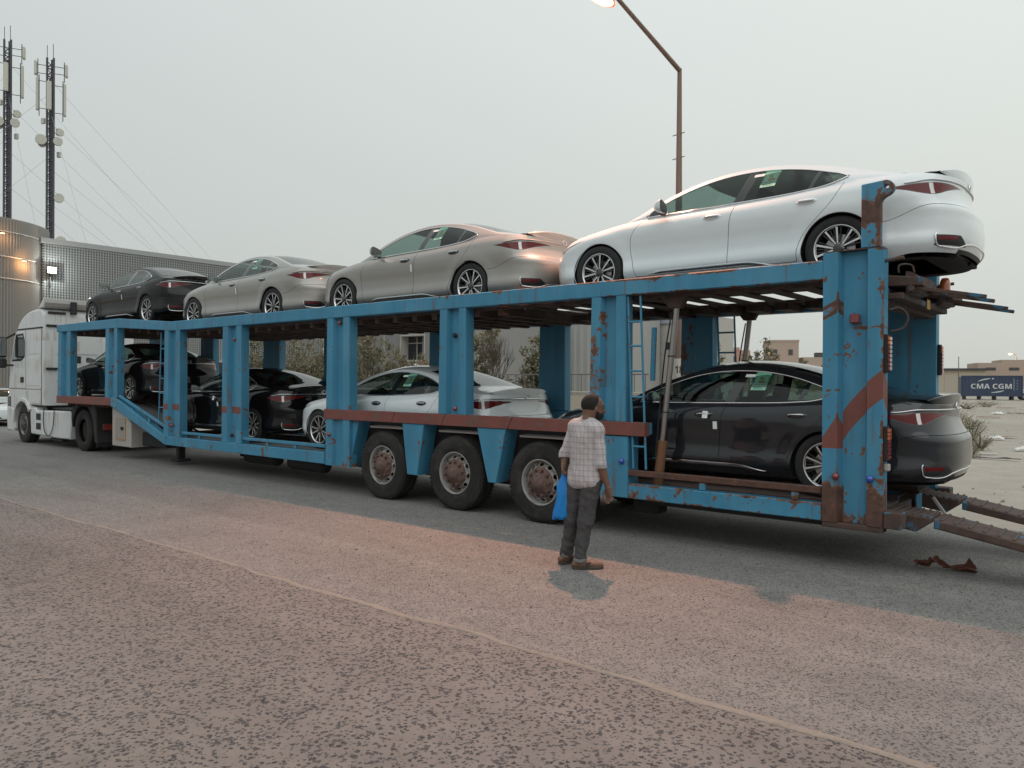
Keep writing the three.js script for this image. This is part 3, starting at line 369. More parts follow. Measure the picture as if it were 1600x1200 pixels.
  const win = [clip(clip(dlo, (x, y) => x - ml(y)), (x, y) => bp(y, 0) - x), clip(clip(dlo, (x, y) => x - bp(y, 0.115)), (x, y) => qd(y, 0) - x), clip(dlo, (x, y) => x - qd(y, 0.045))];
  const sail = clip(dlo, (x, y) => ml(y) - x), pillar = clip(clip(dlo, (x, y) => x - bp(y, 0)), (x, y) => bp(y, 0.115) - x), divider = clip(clip(dlo, (x, y) => x - qd(y, 0)), (x, y) => qd(y, 0.045) - x);
  // trim round the windows
  const on = (x, y, o = 0.004) => { const v = clamp((y - yS(x)) / Math.max(1e-3, rise(x))); const q = up(x, v); return V(q[0], q[1], q[2] + o); };
  const trimPts = []; for (let i = 0; i <= 46; i++) { const x = lerp(1.64, 3.93, i / 46); trimPts.push(on(x, wb(x) - 0.004)); } for (let i = 44; i >= 1; i--) { const x = lerp(1.64, 3.93, i / 46); trimPts.push(on(x, wt(x) + 0.004)); }
  const trim = tube(trimPts, 0.0075, 5, 220, true);
  const trimLow = tube(trimPts.slice(0, 47), 0.011, 5, 90);
  // hood, screens, roof, boot
  const cols = []; for (let i = 1; i < 14; i++) { const y = 0.65, x = pt(i / 14, y)[0]; cols.push(x); } for (let x = 0.7; x < 4.35; x += 0.025) cols.push(x); for (let i = 0; i <= 16; i++) cols.push(pt(2.02 + i * 0.975 / 16, 0.96)[0]); cols.sort((a, b) => a - b);
  const NQ = 36, top = gridMesh(cols.length - 1, NQ, (a, b) => {
    const x = cols[a], q = lerp(-1, 1, b / NQ), ye = yS(x) + rise(x), zE = (zB(x) - inset(x)), yc = Math.max(yC(x), ye + 0.002);
    return [x, yc - (yc - ye) * Math.pow(Math.abs(q), 2.7), q * zE];
  });
  const zr = x => zB(x) - inset(x), sq = (x, z) => { const w = Math.max(0.02, zr(x)); return (z / w) * (z / w); };
  let shield, back, hood, lid, roof;
  [shield, roof] = cut(top, [(x, y, z) => x - 1.36 - 0.24 * sq(x, z), (x, y, z) => 2.17 + 0.1 * sq(x, z) - x, (x, y, z) => zr(x) - 0.05 - Math.abs(z)]);
  [back, roof] = cut(roof, [(x, y, z) => x - 3.44 + 0.06 * sq(x, z), (x, y, z) => 4.30 - 0.13 * sq(x, z) - x, (x, y, z) => zr(x) - 0.075 - Math.abs(z)]);
  const hoodF = [(x, y, z) => x - 0.14, (x, y, z) => 1.33 + 0.22 * sq(x, z) - x, (x, y, z) => zr(x) - 0.07 - Math.abs(z)];
  [hood, roof] = cut(roof, hoodF); hood = clip(clip(hood, (x, y, z) => x - 0.142), (x, y, z) => zr(x) - 0.0725 - Math.abs(z));
  [lid, roof] = cut(roof, [(x, y, z) => x - 4.34 + 0.12 * sq(x, z), (x, y, z) => zr(x) - 0.06 - Math.abs(z)]); lid = clip(clip(lid, (x, y, z) => x - 4.343 + 0.12 * sq(x, z)), (x, y, z) => zr(x) - 0.063 - Math.abs(z));
  // boot lip spoiler
  const sp = []; { const N = 44, edge = z => { let a = 4.3, b = 4.868; for (let i = 0; i < 40; i++) { const m = (a + b) / 2; if (zAt(m, 0.965) > z) a = m; else b = m; } return a; };
    const m = gridMesh(N, 6, (a, b) => { const t = a / N * 2 - 1, z = t * 0.66, e = Math.pow(clamp((1 - t * t) * 2.2), 0.8), x1 = edge(Math.abs(z) + 0.012) + 0.006, x0 = x1 - 0.25 + 0.08 * Math.abs(t), yd = x => { const w = Math.max(0.3, zr(x)), yc = Math.max(yC(x), yS(x) + 0.002); return yc - (yc - yS(x)) * Math.pow(clamp(Math.abs(z) / w), 2.7); }, y0 = yd(x0), yt = Math.max(yd(x1 - 0.08) + 0.004, y0 - 0.006 + 0.012 * e), yb = lerp(yt - 0.004, 0.99, e), yb2 = lerp(yt - 0.008, 0.955, e);
      return [[x0, y0 - 0.003, z], [lerp(x0, x1, 0.45), Math.max(yd(lerp(x0, x1, 0.45)) + 0.004, lerp(y0, yt, 0.32)), z], [x1 - 0.03, yt - 0.003, z], [x1 - 0.004, yt, z], [x1 + 0.002, yt - 0.008, z], [x1 - 0.004, Math.min(yt - 0.006, yb), z], [x1 - 0.012, Math.min(yt - 0.008, yb2), z]][b]; }); sp.push(m); }
  // wheels
  const tyre = lathe([[0.232, -0.098], [0.25, -0.112], [0.285, -0.118], [0.318, -0.108], [0.331, -0.09], [0.335, -0.062], [0.335, -0.03], [0.329, -0.027], [0.329, -0.02], [0.335, -0.017], [0.335, 0.017], [0.329, 0.02], [0.329, 0.027], [0.335, 0.03], [0.335, 0.062], [0.331, 0.09], [0.318, 0.108], [0.285, 0.118], [0.25, 0.112], [0.232, 0.098]], 48); tyre.rotateX(Math.PI / 2);
  const barrel = lathe([[0.236, 0.1], [0.224, 0.085], [0.215, 0.06], [0.205, -0.08], [0.0, -0.085]], 40); barrel.rotateX(Math.PI / 2);
  const lip = lathe([[0.222, 0.088], [0.226, 0.102], [0.238, 0.106], [0.241, 0.1], [0.238, 0.09]], 48); lip.rotateX(Math.PI / 2);
  const spoke = []; const dark = []; const r0 = 0.05, r1 = 0.222;
  const blade = (a0, a1, w0, w1, z0, z1, list, th = 0.018) => { const A = [Math.cos(a0) * r0, Math.sin(a0) * r0], B = [Math.cos(a1) * r1, Math.sin(a1) * r1], dx = B[0] - A[0], dy = B[1] - A[1], L = Math.hypot(dx, dy), nx = -dy / L, ny = dx / L;
    const c = [[A[0] + nx * w0, A[1] + ny * w0, z0], [A[0] - nx * w0, A[1] - ny * w0, z0], [B[0] - nx * w1, B[1] - ny * w1, z1], [B[0] + nx * w1, B[1] + ny * w1, z1]], P = [], I = [0, 1, 2, 0, 2, 3, 4, 6, 5, 4, 7, 6];
    for (const q of c) P.push(...q); for (const q of c) P.push(q[0] * 0.995, q[1] * 0.995, q[2] - th); for (let e = 0; e < 4; e++) { const f = (e + 1) % 4; I.push(e, e + 4, f + 4, e, f + 4, f); }
    const g = new THREE.BufferGeometry(); g.setAttribute('position', new THREE.Float32BufferAttribute(P, 3)); g.setIndex(I); const q = g.toNonIndexed(); q.computeVertexNormals(); list.push(q); };
  for (let i = 0; i < 5; i++) { const a = i * 2 * Math.PI / 5 + Math.PI / 2; for (const s of [-1, 1]) { blade(a + s * 0.16, a + s * 0.27, 0.0065, 0.0105, 0.076, 0.09, spoke); blade(a + s * 0.28, a + s * 0.45, 0.004, 0.006, 0.052, 0.072, dark); blade(a + s * 0.05, a + s * 0.09, 0.004, 0.006, 0.052, 0.072, dark); }
    const arc = []; for (let k = 0; k <= 6; k++) { const b = a + lerp(-0.27, 0.27, k / 6); arc.push(V(Math.cos(b) * 0.221, Math.sin(b) * 0.221, 0.086)); } spoke.push(tube(arc, 0.0055, 4, 8)); }
  const hub = lathe([[0.066, 0.04], [0.064, 0.07], [0.05, 0.082], [0.034, 0.084], [0.03, 0.09], [0, 0.091]], 24); hub.rotateX(Math.PI / 2);
  const nuts = []; for (let i = 0; i < 5; i++) { const a = i * 2 * Math.PI / 5 + 0.94; const n = new THREE.CylinderGeometry(0.01, 0.01, 0.02, 6); n.rotateX(Math.PI / 2); n.translate(Math.cos(a) * 0.052, Math.sin(a) * 0.052, 0.083); nuts.push(n); }
  const disc = new THREE.CylinderGeometry(0.15, 0.15, 0.025, 32); disc.rotateX(Math.PI / 2); disc.translate(0, 0, 0.02);
  const well = (h) => { const g = gridMesh(30, 2, (a, b) => { const t = lerp(-0.4, Math.PI + 0.4, a / 30); return [h + Math.cos(t) * 0.374, 0.325 + Math.sin(t) * 0.374, lerp(0.54, 0.895, b / 2)]; }), d = gridMesh(20, 1, (a, b) => { const x = lerp(-0.37, 0.37, a / 20); return [h + x, b ? 0.325 + Math.sqrt(0.374 * 0.374 - x * x) : 0.19, 0.54]; }); return geo(join([g, d])); };
  const archLip = h => { const p = []; for (let i = 0; i <= 30; i++) { const a = lerp(-0.42, Math.PI + 0.42, i / 30), x = h + Math.cos(a) * 0.371, y = 0.325 + Math.sin(a) * 0.371; p.push(V(x, y, zAt(x, y) - 0.007)); } return tube(p, 0.007, 5, 50); };
  // underside
  const uk = []; for (let i = 0; i <= 60; i++) uk.push(3 * i / 60); const floor = (() => { const P = [], I = []; for (const k of uk) { const q = pt(k, 0.225); for (const s of [-1, 1]) P.push(lerp(q[0], 2.49, 0.02), k > 2.7 ? 0.235 : 0.19, s * q[2] * 0.97); } for (let i = 0; i < uk.length - 1; i++) I.push(2 * i, 2 * i + 1, 2 * i + 3, 2 * i, 2 * i + 3, 2 * i + 2); const g = new THREE.BufferGeometry(); g.setAttribute('position', new THREE.Float32BufferAttribute(P, 3)); g.setIndex(I); g.computeVertexNormals(); return g; })();
  const under = [cb(4.05, 4.6, 0.19, 0.26, -0.62, 0.62, 0.03), cb(4.62, 4.86, 0.2, 0.24, -0.55, -0.2, 0.02), cb(4.62, 4.86, 0.2, 0.24, 0.2, 0.55, 0.02), bar([2.2, 0.2, 0.1], [4.4, 0.22, 0.1], 0.035), bar([3.855, 0.3, -0.6], [3.855, 0.3, 0.6], 0.05), bar([0.985, 0.3, -0.6], [0.985, 0.3, 0.6], 0.05)];
  const belt = (k0, k1, yf, o, r, n = 26) => { const p = []; for (let i = 0; i <= n; i++) { const k = lerp(k0, k1, i / n), q = pt(k, yf(i / n)), s = pt(k + (k < 2.99 ? 0.01 : -0.01), yf(i / n)); p.push(V(q[0] + (k > 2 ? o * Math.min(1, (k - 2)) : 0), q[1], q[2] + o)); } return tube(p, r, 5, n * 2); };
  const kOf = x => { const xf = XF(0.3), xr = XR(0.3); return 1 + (x - xf - LF) / (xr - LR - xf - LF); };
  const across = (k0, yf, o, r) => { const R = []; for (let i = 0; i <= 30; i++) { const k = lerp(k0, 3, i / 30), q = pt(k, yf(i / 30)); R.push(V(q[0] + o, q[1], q[2] + (k < 2.6 ? o : 0))); } const L = R.slice(0, -1).reverse().map(v => V(v.x, v.y, -v.z)); return tube(R.concat(L), r, 5, 120); };
  // handle, mirror
  const handle = (x, y) => { const z = zAt(x, y), c = new THREE.SphereGeometry(1, 16, 8); c.scale(0.088, 0.0115, 0.016); c.translate(x, y + 0.006, z + 0.026); const a = cb(x - 0.085, x - 0.07, y - 0.008, y + 0.012, z - 0.01, z + 0.022, 0.004), b = cb(x + 0.06, x + 0.08, y - 0.008, y + 0.012, z - 0.01, z + 0.022, 0.004); return merge([c, a, b]); };
  const cup = (x, y) => { const g = new THREE.SphereGeometry(1, 20, 10); g.scale(0.118, 0.036, 0.016); g.translate(x, y, zAt(x, y) - 0.004); return g; };
  const mOut = (th, r, x) => { const cz = Math.cos(th), sy = Math.sin(th), p = 2 / 3.2, z = Math.sign(cz) * Math.pow(Math.abs(cz), p) * 0.118 * r, y = Math.sign(sy) * Math.pow(Math.abs(sy), p) * (0.066 + 0.014 * (z / 0.118)) * r; return [x + 0.10 * z, y + 0.12 * z, z]; };
  const mirror = (() => { const m = gridMesh(32, 12, (a, b) => { const s = b / 12, x = -0.125 * Math.pow(1 - s, 1.3), r = Math.pow(1 - Math.pow(1 - s, 2.2), 0.55); const q = mOut(a / 32 * Math.PI * 2, Math.max(0.02, r), x); return [q[0] + 1.94, q[1] + 1.0, q[2] + 0.985]; }); return geo(m); })();
  const mirrorFoot = flat([1.87, 0.945, 0.86], [1.88, 0.965, 0.97], 0.06, 0.03);
  const mirrorGlass = (() => { return geo(gridMesh(32, 2, (a, b) => { const q = mOut(a / 32 * Math.PI * 2, 0.01 + 0.97 * b / 2, -0.004); return [q[0] + 1.94, q[1] + 1.0, q[2] + 0.985]; })); })();
  // cabin furniture
  const seat = (x, z) => { const b = cb(-0.26, 0.26, 0, 0.14, -0.26, 0.26, 0.05), k = cb(-0.07, 0.07, 0, 0.62, -0.25, 0.25, 0.05), h = cb(-0.05, 0.05, 0, 0.17, -0.13, 0.13, 0.04); b.translate(0, 0.34, 0); k.rotateZ(-0.3); k.translate(0.26, 0.42, 0); h.rotateZ(-0.25); h.translate(0.46, 1.0, 0); const m = merge([b, k, h]); m.translate(x, 0, z); return m; };
  const bench = (() => { const b = cb(-0.26, 0.26, 0.32, 0.47, -0.68, 0.68, 0.05), k = cb(-0.07, 0.07, 0, 0.6, -0.68, 0.68, 0.05); k.rotateZ(-0.42); k.translate(0.26, 0.44, 0); const hs = [-0.42, 0.42].map(z => { const h = cb(-0.045, 0.045, 0, 0.15, -0.13, 0.13, 0.04); h.rotateZ(-0.3); h.translate(0.5, 0.98, z); return h; }); const m = merge([b, k, ...hs]); m.translate(3.22, 0, 0); return m; })();
  const dash = prism([[1.35, 0.5], [1.35, 0.93], [1.62, 0.945], [1.9, 0.9], [1.98, 0.78], [1.9, 0.5]], -0.74, 0.74, 0.03);
  const shelf = cb(3.72, 4.3, 0.93, 0.96, -0.62, 0.62, 0.01), cabinFloor = cb(1.2, 3.75, 0.2, 0.26, -0.8, 0.8, 0.01), console_ = cb(1.9, 2.9, 0.26, 0.6, -0.1, 0.1, 0.04);
  const wheelS = new THREE.TorusGeometry(0.18, 0.016, 8, 24); wheelS.rotateY(Math.PI / 2); wheelS.rotateZ(0.4); wheelS.translate(2.08, 0.88, 0.38);
  // window papers, flat stickers just outside the rear side pane
  const sticker = (x0, y0, w, h, tilt) => { const q = []; for (const [a, b] of [[0, 0], [1, 0], [0, 1], [1, 1]]) { const y = y0 + b * h, x = x0 + a * w + b * tilt; const p = on(x, y, 0.004); q.push(p.x, p.y, p.z); } const g = new THREE.BufferGeometry(); g.setAttribute('position', new THREE.Float32BufferAttribute(q, 3)); g.setAttribute('uv', new THREE.Float32BufferAttribute([0, 0, 1, 0, 0, 1, 1, 1], 2)); g.setIndex([0, 1, 3, 0, 3, 2]); g.computeVertexNormals(); return g; };
  const tape = (x0, x1, y0, y1, o = 0.004) => { const q = []; for (const [x, y] of [[x0, y0], [x1, y0], [x0, y1], [x1, y1]]) q.push(x, y, zAt(x, y) + o); const g = new THREE.BufferGeometry(); g.setAttribute('position', new THREE.Float32BufferAttribute(q, 3)); g.setAttribute('uv', new THREE.Float32BufferAttribute([0, 0, 1, 0, 0, 1, 1, 1], 2)); g.setIndex([0, 1, 3, 0, 3, 2]); g.computeVertexNormals(); return g; };
  // badge on the boot lid: oval ring round a slanted stroke
  const emblem = (() => { const p = [], l = []; for (let i = 0; i < 28; i++) { const a = i / 28 * 2 * Math.PI; p.push(V(4.872, 0.955 + Math.sin(a) * 0.036, Math.cos(a) * 0.05)); } return merge([tube(p, 0.005, 5, 56, true), tube([V(4.874, 0.982, 0.012), V(4.874, 0.945, 0.026), V(4.874, 0.936, 0.015), V(4.874, 0.936, -0.032)], 0.005, 5, 14)]); })();
  return { geo: { skinL: null }, parts: { fenders, bumper, sill, doorF, doorR, cabinOut, inner, win, pillar, sail, divider, tailClear, tailRed, bezel, housing, reflector, head, grille, diffuser, shield, back, hood, lid, roof, spoiler: sp[0] }, trim, trimLow, tyre, barrel, lip, spoke: merge(spoke), darkSpoke: merge(dark), hub, nuts: merge(nuts), disc, well, archLip, floor, under: merge(under), handle, cup, mirror, mirrorFoot, mirrorGlass, seat, bench, dash, shelf, cabinFloor, console_, wheelS, sticker, tape, emblem, HUBS, HY, belt, across, pt, zAt, kOf, mR };
})();
const mirGeo = g => { const q = (g.index ? g.toNonIndexed() : g.clone()); const p = q.attributes.position, n = q.attributes.normal; for (let i = 0; i < p.count; i++) { p.setZ(i, -p.getZ(i)); n.setZ(i, -n.getZ(i)); } for (let i = 0; i < p.count; i += 3) for (const k of ['position', 'normal', 'uv']) { const a = q.attributes[k]; if (!a) continue; const s = a.itemSize, b = (i + 1) * s, c = (i + 2) * s; for (let e = 0; e < s; e++) { const t = a.array[b + e]; a.array[b + e] = a.array[c + e]; a.array[c + e] = t; } } return q; };
const CM = {
  glass: mat([0.36, 0.47, 0.44], 0.02, 0, { transmission: 1, thickness: 0, ior: 1.45 }),
  rear: mat([0.20, 0.25, 0.23], 0.02, 0, { transmission: 1, thickness: 0, ior: 1.45 }),
  shield: mat([0.55, 0.66, 0.62], 0.02, 0, { transmission: 1, thickness: 0, ior: 1.45 }),
  gloss: mat([0.008, 0.008, 0.009], 0.12, 0, { clearcoat: 1 }),
  plastic: mat([0.012, 0.012, 0.013], 0.6), dark: mat([0.012, 0.012, 0.012], 0.9),
  chrome: mat([0.78, 0.79, 0.8], 0.12, 1), alloy: mat([0.66, 0.66, 0.66], 0.25, 1), dkAlloy: mat([0.06, 0.06, 0.065], 0.35, 0.8),
  tyre: mat([0.016, 0.016, 0.017], 0.85), red: mat([0.105, 0.002, 0.004], 0.2, 0, { clearcoat: 0.5, clearcoatRoughness: 0.03, specularIntensity: 0.3 }), clear: mat([0.62, 0.6, 0.6], 0.12, 0, { clearcoat: 1 }),
  lamp: mat([0.10, 0.11, 0.12], 0.08, 0.4, { clearcoat: 1 }), cloth: mat([0.03, 0.03, 0.032], 0.8), tan: mat([0.10, 0.085, 0.07], 0.75), steel: mat([0.3, 0.3, 0.3], 0.35, 1),
  paper: mat([0.72, 0.76, 0.76], 0.6),
};
const paper = (() => { // energy paper stuck in the side window: green sheet, bars, print
  const c = document.createElement('canvas'); c.width = 128; c.height = 192; const g = c.getContext('2d');
  g.fillStyle = '#93c9b2'; g.fillRect(0, 0, 128, 192); g.fillStyle = '#6fae94'; g.fillRect(0, 0, 128, 34); g.fillStyle = '#cfe9dd'; g.fillRect(12, 42, 104, 108);
  const cs = ['#3d9a5d', '#6aae58', '#c7b850', '#c88b48', '#b3593f']; cs.forEach((k, i) => { g.fillStyle = k; g.fillRect(44, 56 + i * 13, 30 + i * 9, 9); });
  g.fillStyle = '#3f6f66'; g.fillRect(20, 130, 88, 8); for (let i = 0; i < 4; i++) g.fillRect(20, 158 + i * 7, 60 + (i * 37 % 28), 3);
  const t = new THREE.CanvasTexture(c); t.colorSpace = THREE.SRGBColorSpace; t.magFilter = THREE.LinearFilter; return new THREE.MeshStandardMaterial({ map: t, roughness: 0.6, side: THREE.DoubleSide });
})();
const CG = (() => { // geometries shared by all cars
  const P = CAR.parts, o = {}; for (const k of ['fenders', 'bumper', 'sill', 'doorF', 'doorR', 'cabinOut', 'inner', 'pillar', 'sail', 'divider', 'tailClear', 'tailRed', 'bezel', 'housing', 'reflector', 'head', 'grille', 'diffuser']) o[k] = [geo(P[k]), geo(mirrorZ(P[k]))];
  o.win = P.win.map(w => [geo(w), geo(mirrorZ(w))]); for (const k of ['shield', 'back', 'hood', 'lid', 'roof', 'spoiler']) o[k] = geo(P[k]);
  const both = g => [g, mirGeo(g)];
  o.trim = both(merge([CAR.trim, CAR.trimLow])); o.hF = both(CAR.handle(2.50, 0.825)); o.hR = both(CAR.handle(3.55, 0.845)); o.cF = both(CAR.cup(2.50, 0.82)); o.cR = both(CAR.cup(3.55, 0.84)); o.mirror = both(CAR.mirror); o.mFoot = both(CAR.mirrorFoot); o.mGlass = both(CAR.mirrorGlass);
  o.well = both(merge(CAR.HUBS.map(CAR.well))); o.lips = both(merge(CAR.HUBS.map(CAR.archLip)));
  const k0 = CAR.kOf(1.75), k1 = CAR.kOf(3.2); o.strip = both((() => { const p = [], q = []; const m = gridMesh(40, 3, (a, b) => { const x = lerp(1.68, 3.22, a / 40), h = 0.032 * sstep(0, 0.12, a / 40) * (1 - 0.9 * sstep(0.8, 1, a / 40)) + 0.003, y0 = lerp(0.255, 0.225, sstep(0.75, 1, a / 40)), y = y0 + h * b / 3; return [x, y, CAR.zAt(x, y) + 0.006 * Math.sin(Math.PI * b / 3) + 0.010]; }); return geo(m); })());
  const kM = (m, y) => { let a = 2, b = 3; for (let i = 0; i < 40; i++) { const c = (a + b) / 2, q = CAR.pt(c, y); if (CAR.mR(q[0], q[1], q[2]) > m) a = c; else b = c; } return a; };
  const wy = spl([[0, 0.325], [0.35, 0.322], [0.52, 0.305], [0.64, 0.276], [0.9, 0.272], [0.99, 0.28]]);
  o.wing = (() => { const R = []; const put = (m, y) => { const q = CAR.pt(kM(m, y), y); R.push(V(q[0] + 0.005, q[1], q[2] + (m > 0.5 ? 0.005 : 0))); }; put(1.06, 0.40); put(1.075, 0.375); put(1.065, 0.34); put(1.04, 0.305); for (let i = 0; i <= 30; i++) { const m = lerp(0.99, 0, i / 30); put(m, wy(m)); } const L = R.slice(0, -1).reverse().map(v => V(v.x, v.y, -v.z)); return tube(R.concat(L), 0.0085, 5, 240); })();
  o.bootTrim = CAR.across(2.06, t => lerp(0.898, 0.925, sstep(0, 0.3, t)), 0.006, 0.008);
  return o;
})();
function makeCar(paint, label, pos, turn, opt = {}) {
  const t = thing('saloon_car', label, 'car', pos, turn, 'cars carried on the trailer');
  const root = new Proxy(t, {}); const sh = m => { m.position.x = -2.49; return m; }; // modelled nose at x 0, placed by its middle
  const add = (n, g, m, l) => sh(part(n, g, m, t, l));
  add('body', [CG.fenders[0], CG.fenders[1], CG.sill[0], CG.sill[1], CG.cabinOut[0], CG.cabinOut[1], CG.lips[0], CG.lips[1], CG.roof], paint);
  add('rear_bumper', [CG.bumper[0], CG.bumper[1]], paint); add('hood', CG.hood, paint); const lid = add('trunk_lid', CG.lid, paint); add('spoiler', CG.spoiler, paint); add('inner_shell', [CG.inner[0], CG.inner[1], CG.well[0], CG.well[1]], CM.dark);
  part('emblem', CAR.emblem, CM.chrome, lid);
  for (const s of [0, 1]) {
    const df = add('front_door', CG.doorF[s], paint), dr = add('rear_door', CG.doorR[s], paint);
    part('handle_cup', CG.cF[s], opt.cup || CM.gloss, df); part('handle', CG.hF[s], opt.handle || CM.chrome, df); part('handle_cup', CG.cR[s], opt.cup || CM.gloss, dr); part('handle', CG.hR[s], opt.handle || CM.chrome, dr);
    part('window', CG.win[0][s], CM.glass, df); part('window', CG.win[1][s], CM.glass, dr); add('quarter_window', CG.win[2][s], CM.glass); add('window_pillar', CG.pillar[s], CM.gloss); add('mirror_sail', CG.sail[s], CM.gloss); add('window_divider', CG.divider[s], CM.gloss); add('window_trim', CG.trim[s], CM.chrome);
    const mi = add('wing_mirror', CG.mirror[s], paint); part('mirror_foot', CG.mFoot[s], CM.plastic, mi); part('mirror_glass', CG.mGlass[s], CM.chrome, mi);
    const tl = add('taillight', CG.tailRed[s], CM.red); part('clear_lens', CG.tailClear[s], CM.clear, tl); part('bezel', CG.bezel[s], CM.gloss, tl);
    add('headlight', CG.head[s], CM.lamp); const ho = add('reflector_housing', CG.housing[s], CM.plastic); part('reflector', CG.reflector[s], CM.red, ho); add('side_strip', CG.strip[s], opt.strip || CM.chrome);
    if (s === 0) {
      if (opt.paper) { part('window_paper', CAR.sticker(2.99, 1.10, 0.17, 0.2, 0.035), paper, dr); part('paper_label', CAR.sticker(2.90, 1.245, 0.115, 0.032, 0.006), CM.paper, dr); }
      if (opt.tape) { part('handle_tape', CAR.tape(2.50, 2.565, 0.78, 0.86, 0.04), CM.paper, df); part('edge_tape', CAR.tape(2.615, 2.665, 0.66, 0.745), CM.paper, df); }
      if (opt.edge) part('edge_tape', CAR.tape(2.63, 2.665, 0.64, 0.75), CM.paper, df);
    }
  }
  add('grille', [CG.grille[0], CG.grille[1]], CM.plastic); add('diffuser', [CG.diffuser[0], CG.diffuser[1]], CM.plastic); add('bumper_trim', CG.wing, CM.chrome); add('boot_trim', CG.bootTrim, opt.boot || CM.chrome);
  add('windshield', CG.shield, CM.shield); add('rear_window', CG.back, CM.rear); add('underbody', [CAR.floor, CAR.under], CM.dark);
  for (const z of [-0.38, 0.38]) add('seat', CAR.seat(2.42, z), CM.cloth); add('rear_bench', CAR.bench, CM.cloth); add('dashboard', [CAR.dash, CAR.console_], CM.plastic); add('cabin_floor', [CAR.cabinFloor, CAR.shelf], CM.dark); add('steering_wheel', CAR.wheelS, CM.plastic);
  let wi = 0; for (const h of CAR.HUBS) for (const s of [1, -1]) {
    const w = part('wheel', CAR.barrel, CM.dkAlloy, t); w.position.set(h - 2.49, CAR.HY, s * 0.795); w.rotation.set(0, s < 0 ? Math.PI : 0, 0); w.rotateZ(0.7 * (wi++) + (opt.spin || 0));
    part('tyre', CAR.tyre, CM.tyre, w); part('rim', CAR.lip, CM.alloy, w); part('spokes', CAR.spoke, CM.alloy, w); part('inner_spokes', CAR.darkSpoke, CM.dkAlloy, w); part('hub_cap', CAR.hub, CM.gloss, w); part('wheel_nuts', CAR.nuts, CM.steel, w).userData.kind = 'stuff'; part('brake_disc', CAR.disc, CM.steel, w);
  }
  return t;
}
// ---------------------------------------------------------------- trailer
const BLUE = [0.040, 0.198, 0.320], RUST = [0.115, 0.050, 0.030], REDP = [0.165, 0.052, 0.042];
function rustTex(x0, x1, y0, y1, w, h, dens, mark) { // blue paint with rust where dens(x, y) says it breaks through; mark(x, y) may give another paint
  const out = dataTex(w, h, (i, j, o) => {
    const x = lerp(x0, x1, (i + 0.5) / w), y = lerp(y0, y1, (j + 0.5) / h);
    let c = mark && mark(x, y) || BLUE; const st = fbm(x * 9 + 3, y * 0.9, 3), mo = fbm(x * 2.2, y * 2.2 + 40, 3), gr = vn(x * 260, y * 260);
    const k = 0.74 + 0.34 * st + 0.20 * mo + 0.06 * gr; let r = c[0] * k, g = c[1] * k, b = c[2] * k;
    const fade = clamp((mo - 0.5) * 1.6); r += 0.035 * fade; g += 0.03 * fade; b += 0.02 * fade; // chalky, bleached paint
    const d = dens(x, y), n = 0.62 * fbm(x * 7 + 11, y * 7, 5) + 0.38 * fbm(x * 31, y * 26 + 5, 3);
    const e = n - (0.80 - 0.5 * d);
    if (e > -0.012) { const t = sstep(-0.012, 0.006, e), v = 0.55 + 0.9 * fbm(x * 24, y * 24, 3), dk = sstep(0.02, 0.12, e); const rr = lerp(0.155, 0.085, dk) * v, rg = lerp(0.070, 0.040, dk) * v, rb = lerp(0.040, 0.028, dk) * v; r = lerp(r, rr, t); g = lerp(g, rg, t); b = lerp(b, rb, t); }
    else { const run = fbm(x * 16, y * 1.4 + 7, 3) - (0.74 - 0.26 * d); if (run > 0) { const t = clamp(run * 6) * 0.6; r = lerp(r, 0.12, t); g = lerp(g, 0.075, t); b = lerp(b, 0.05, t); } }
    o[0] = toS(r); o[1] = toS(g); o[2] = toS(b);
  });
  out.repeat.set(1 / (x1 - x0), 1 / (y1 - y0)); out.offset.set(-x0 / (x1 - x0), -y0 / (y1 - y0)); return out;
}
const std = (map, rough = 0.6, o = {}) => new THREE.MeshStandardMaterial({ map, roughness: rough, side: THREE.DoubleSide, ...o });
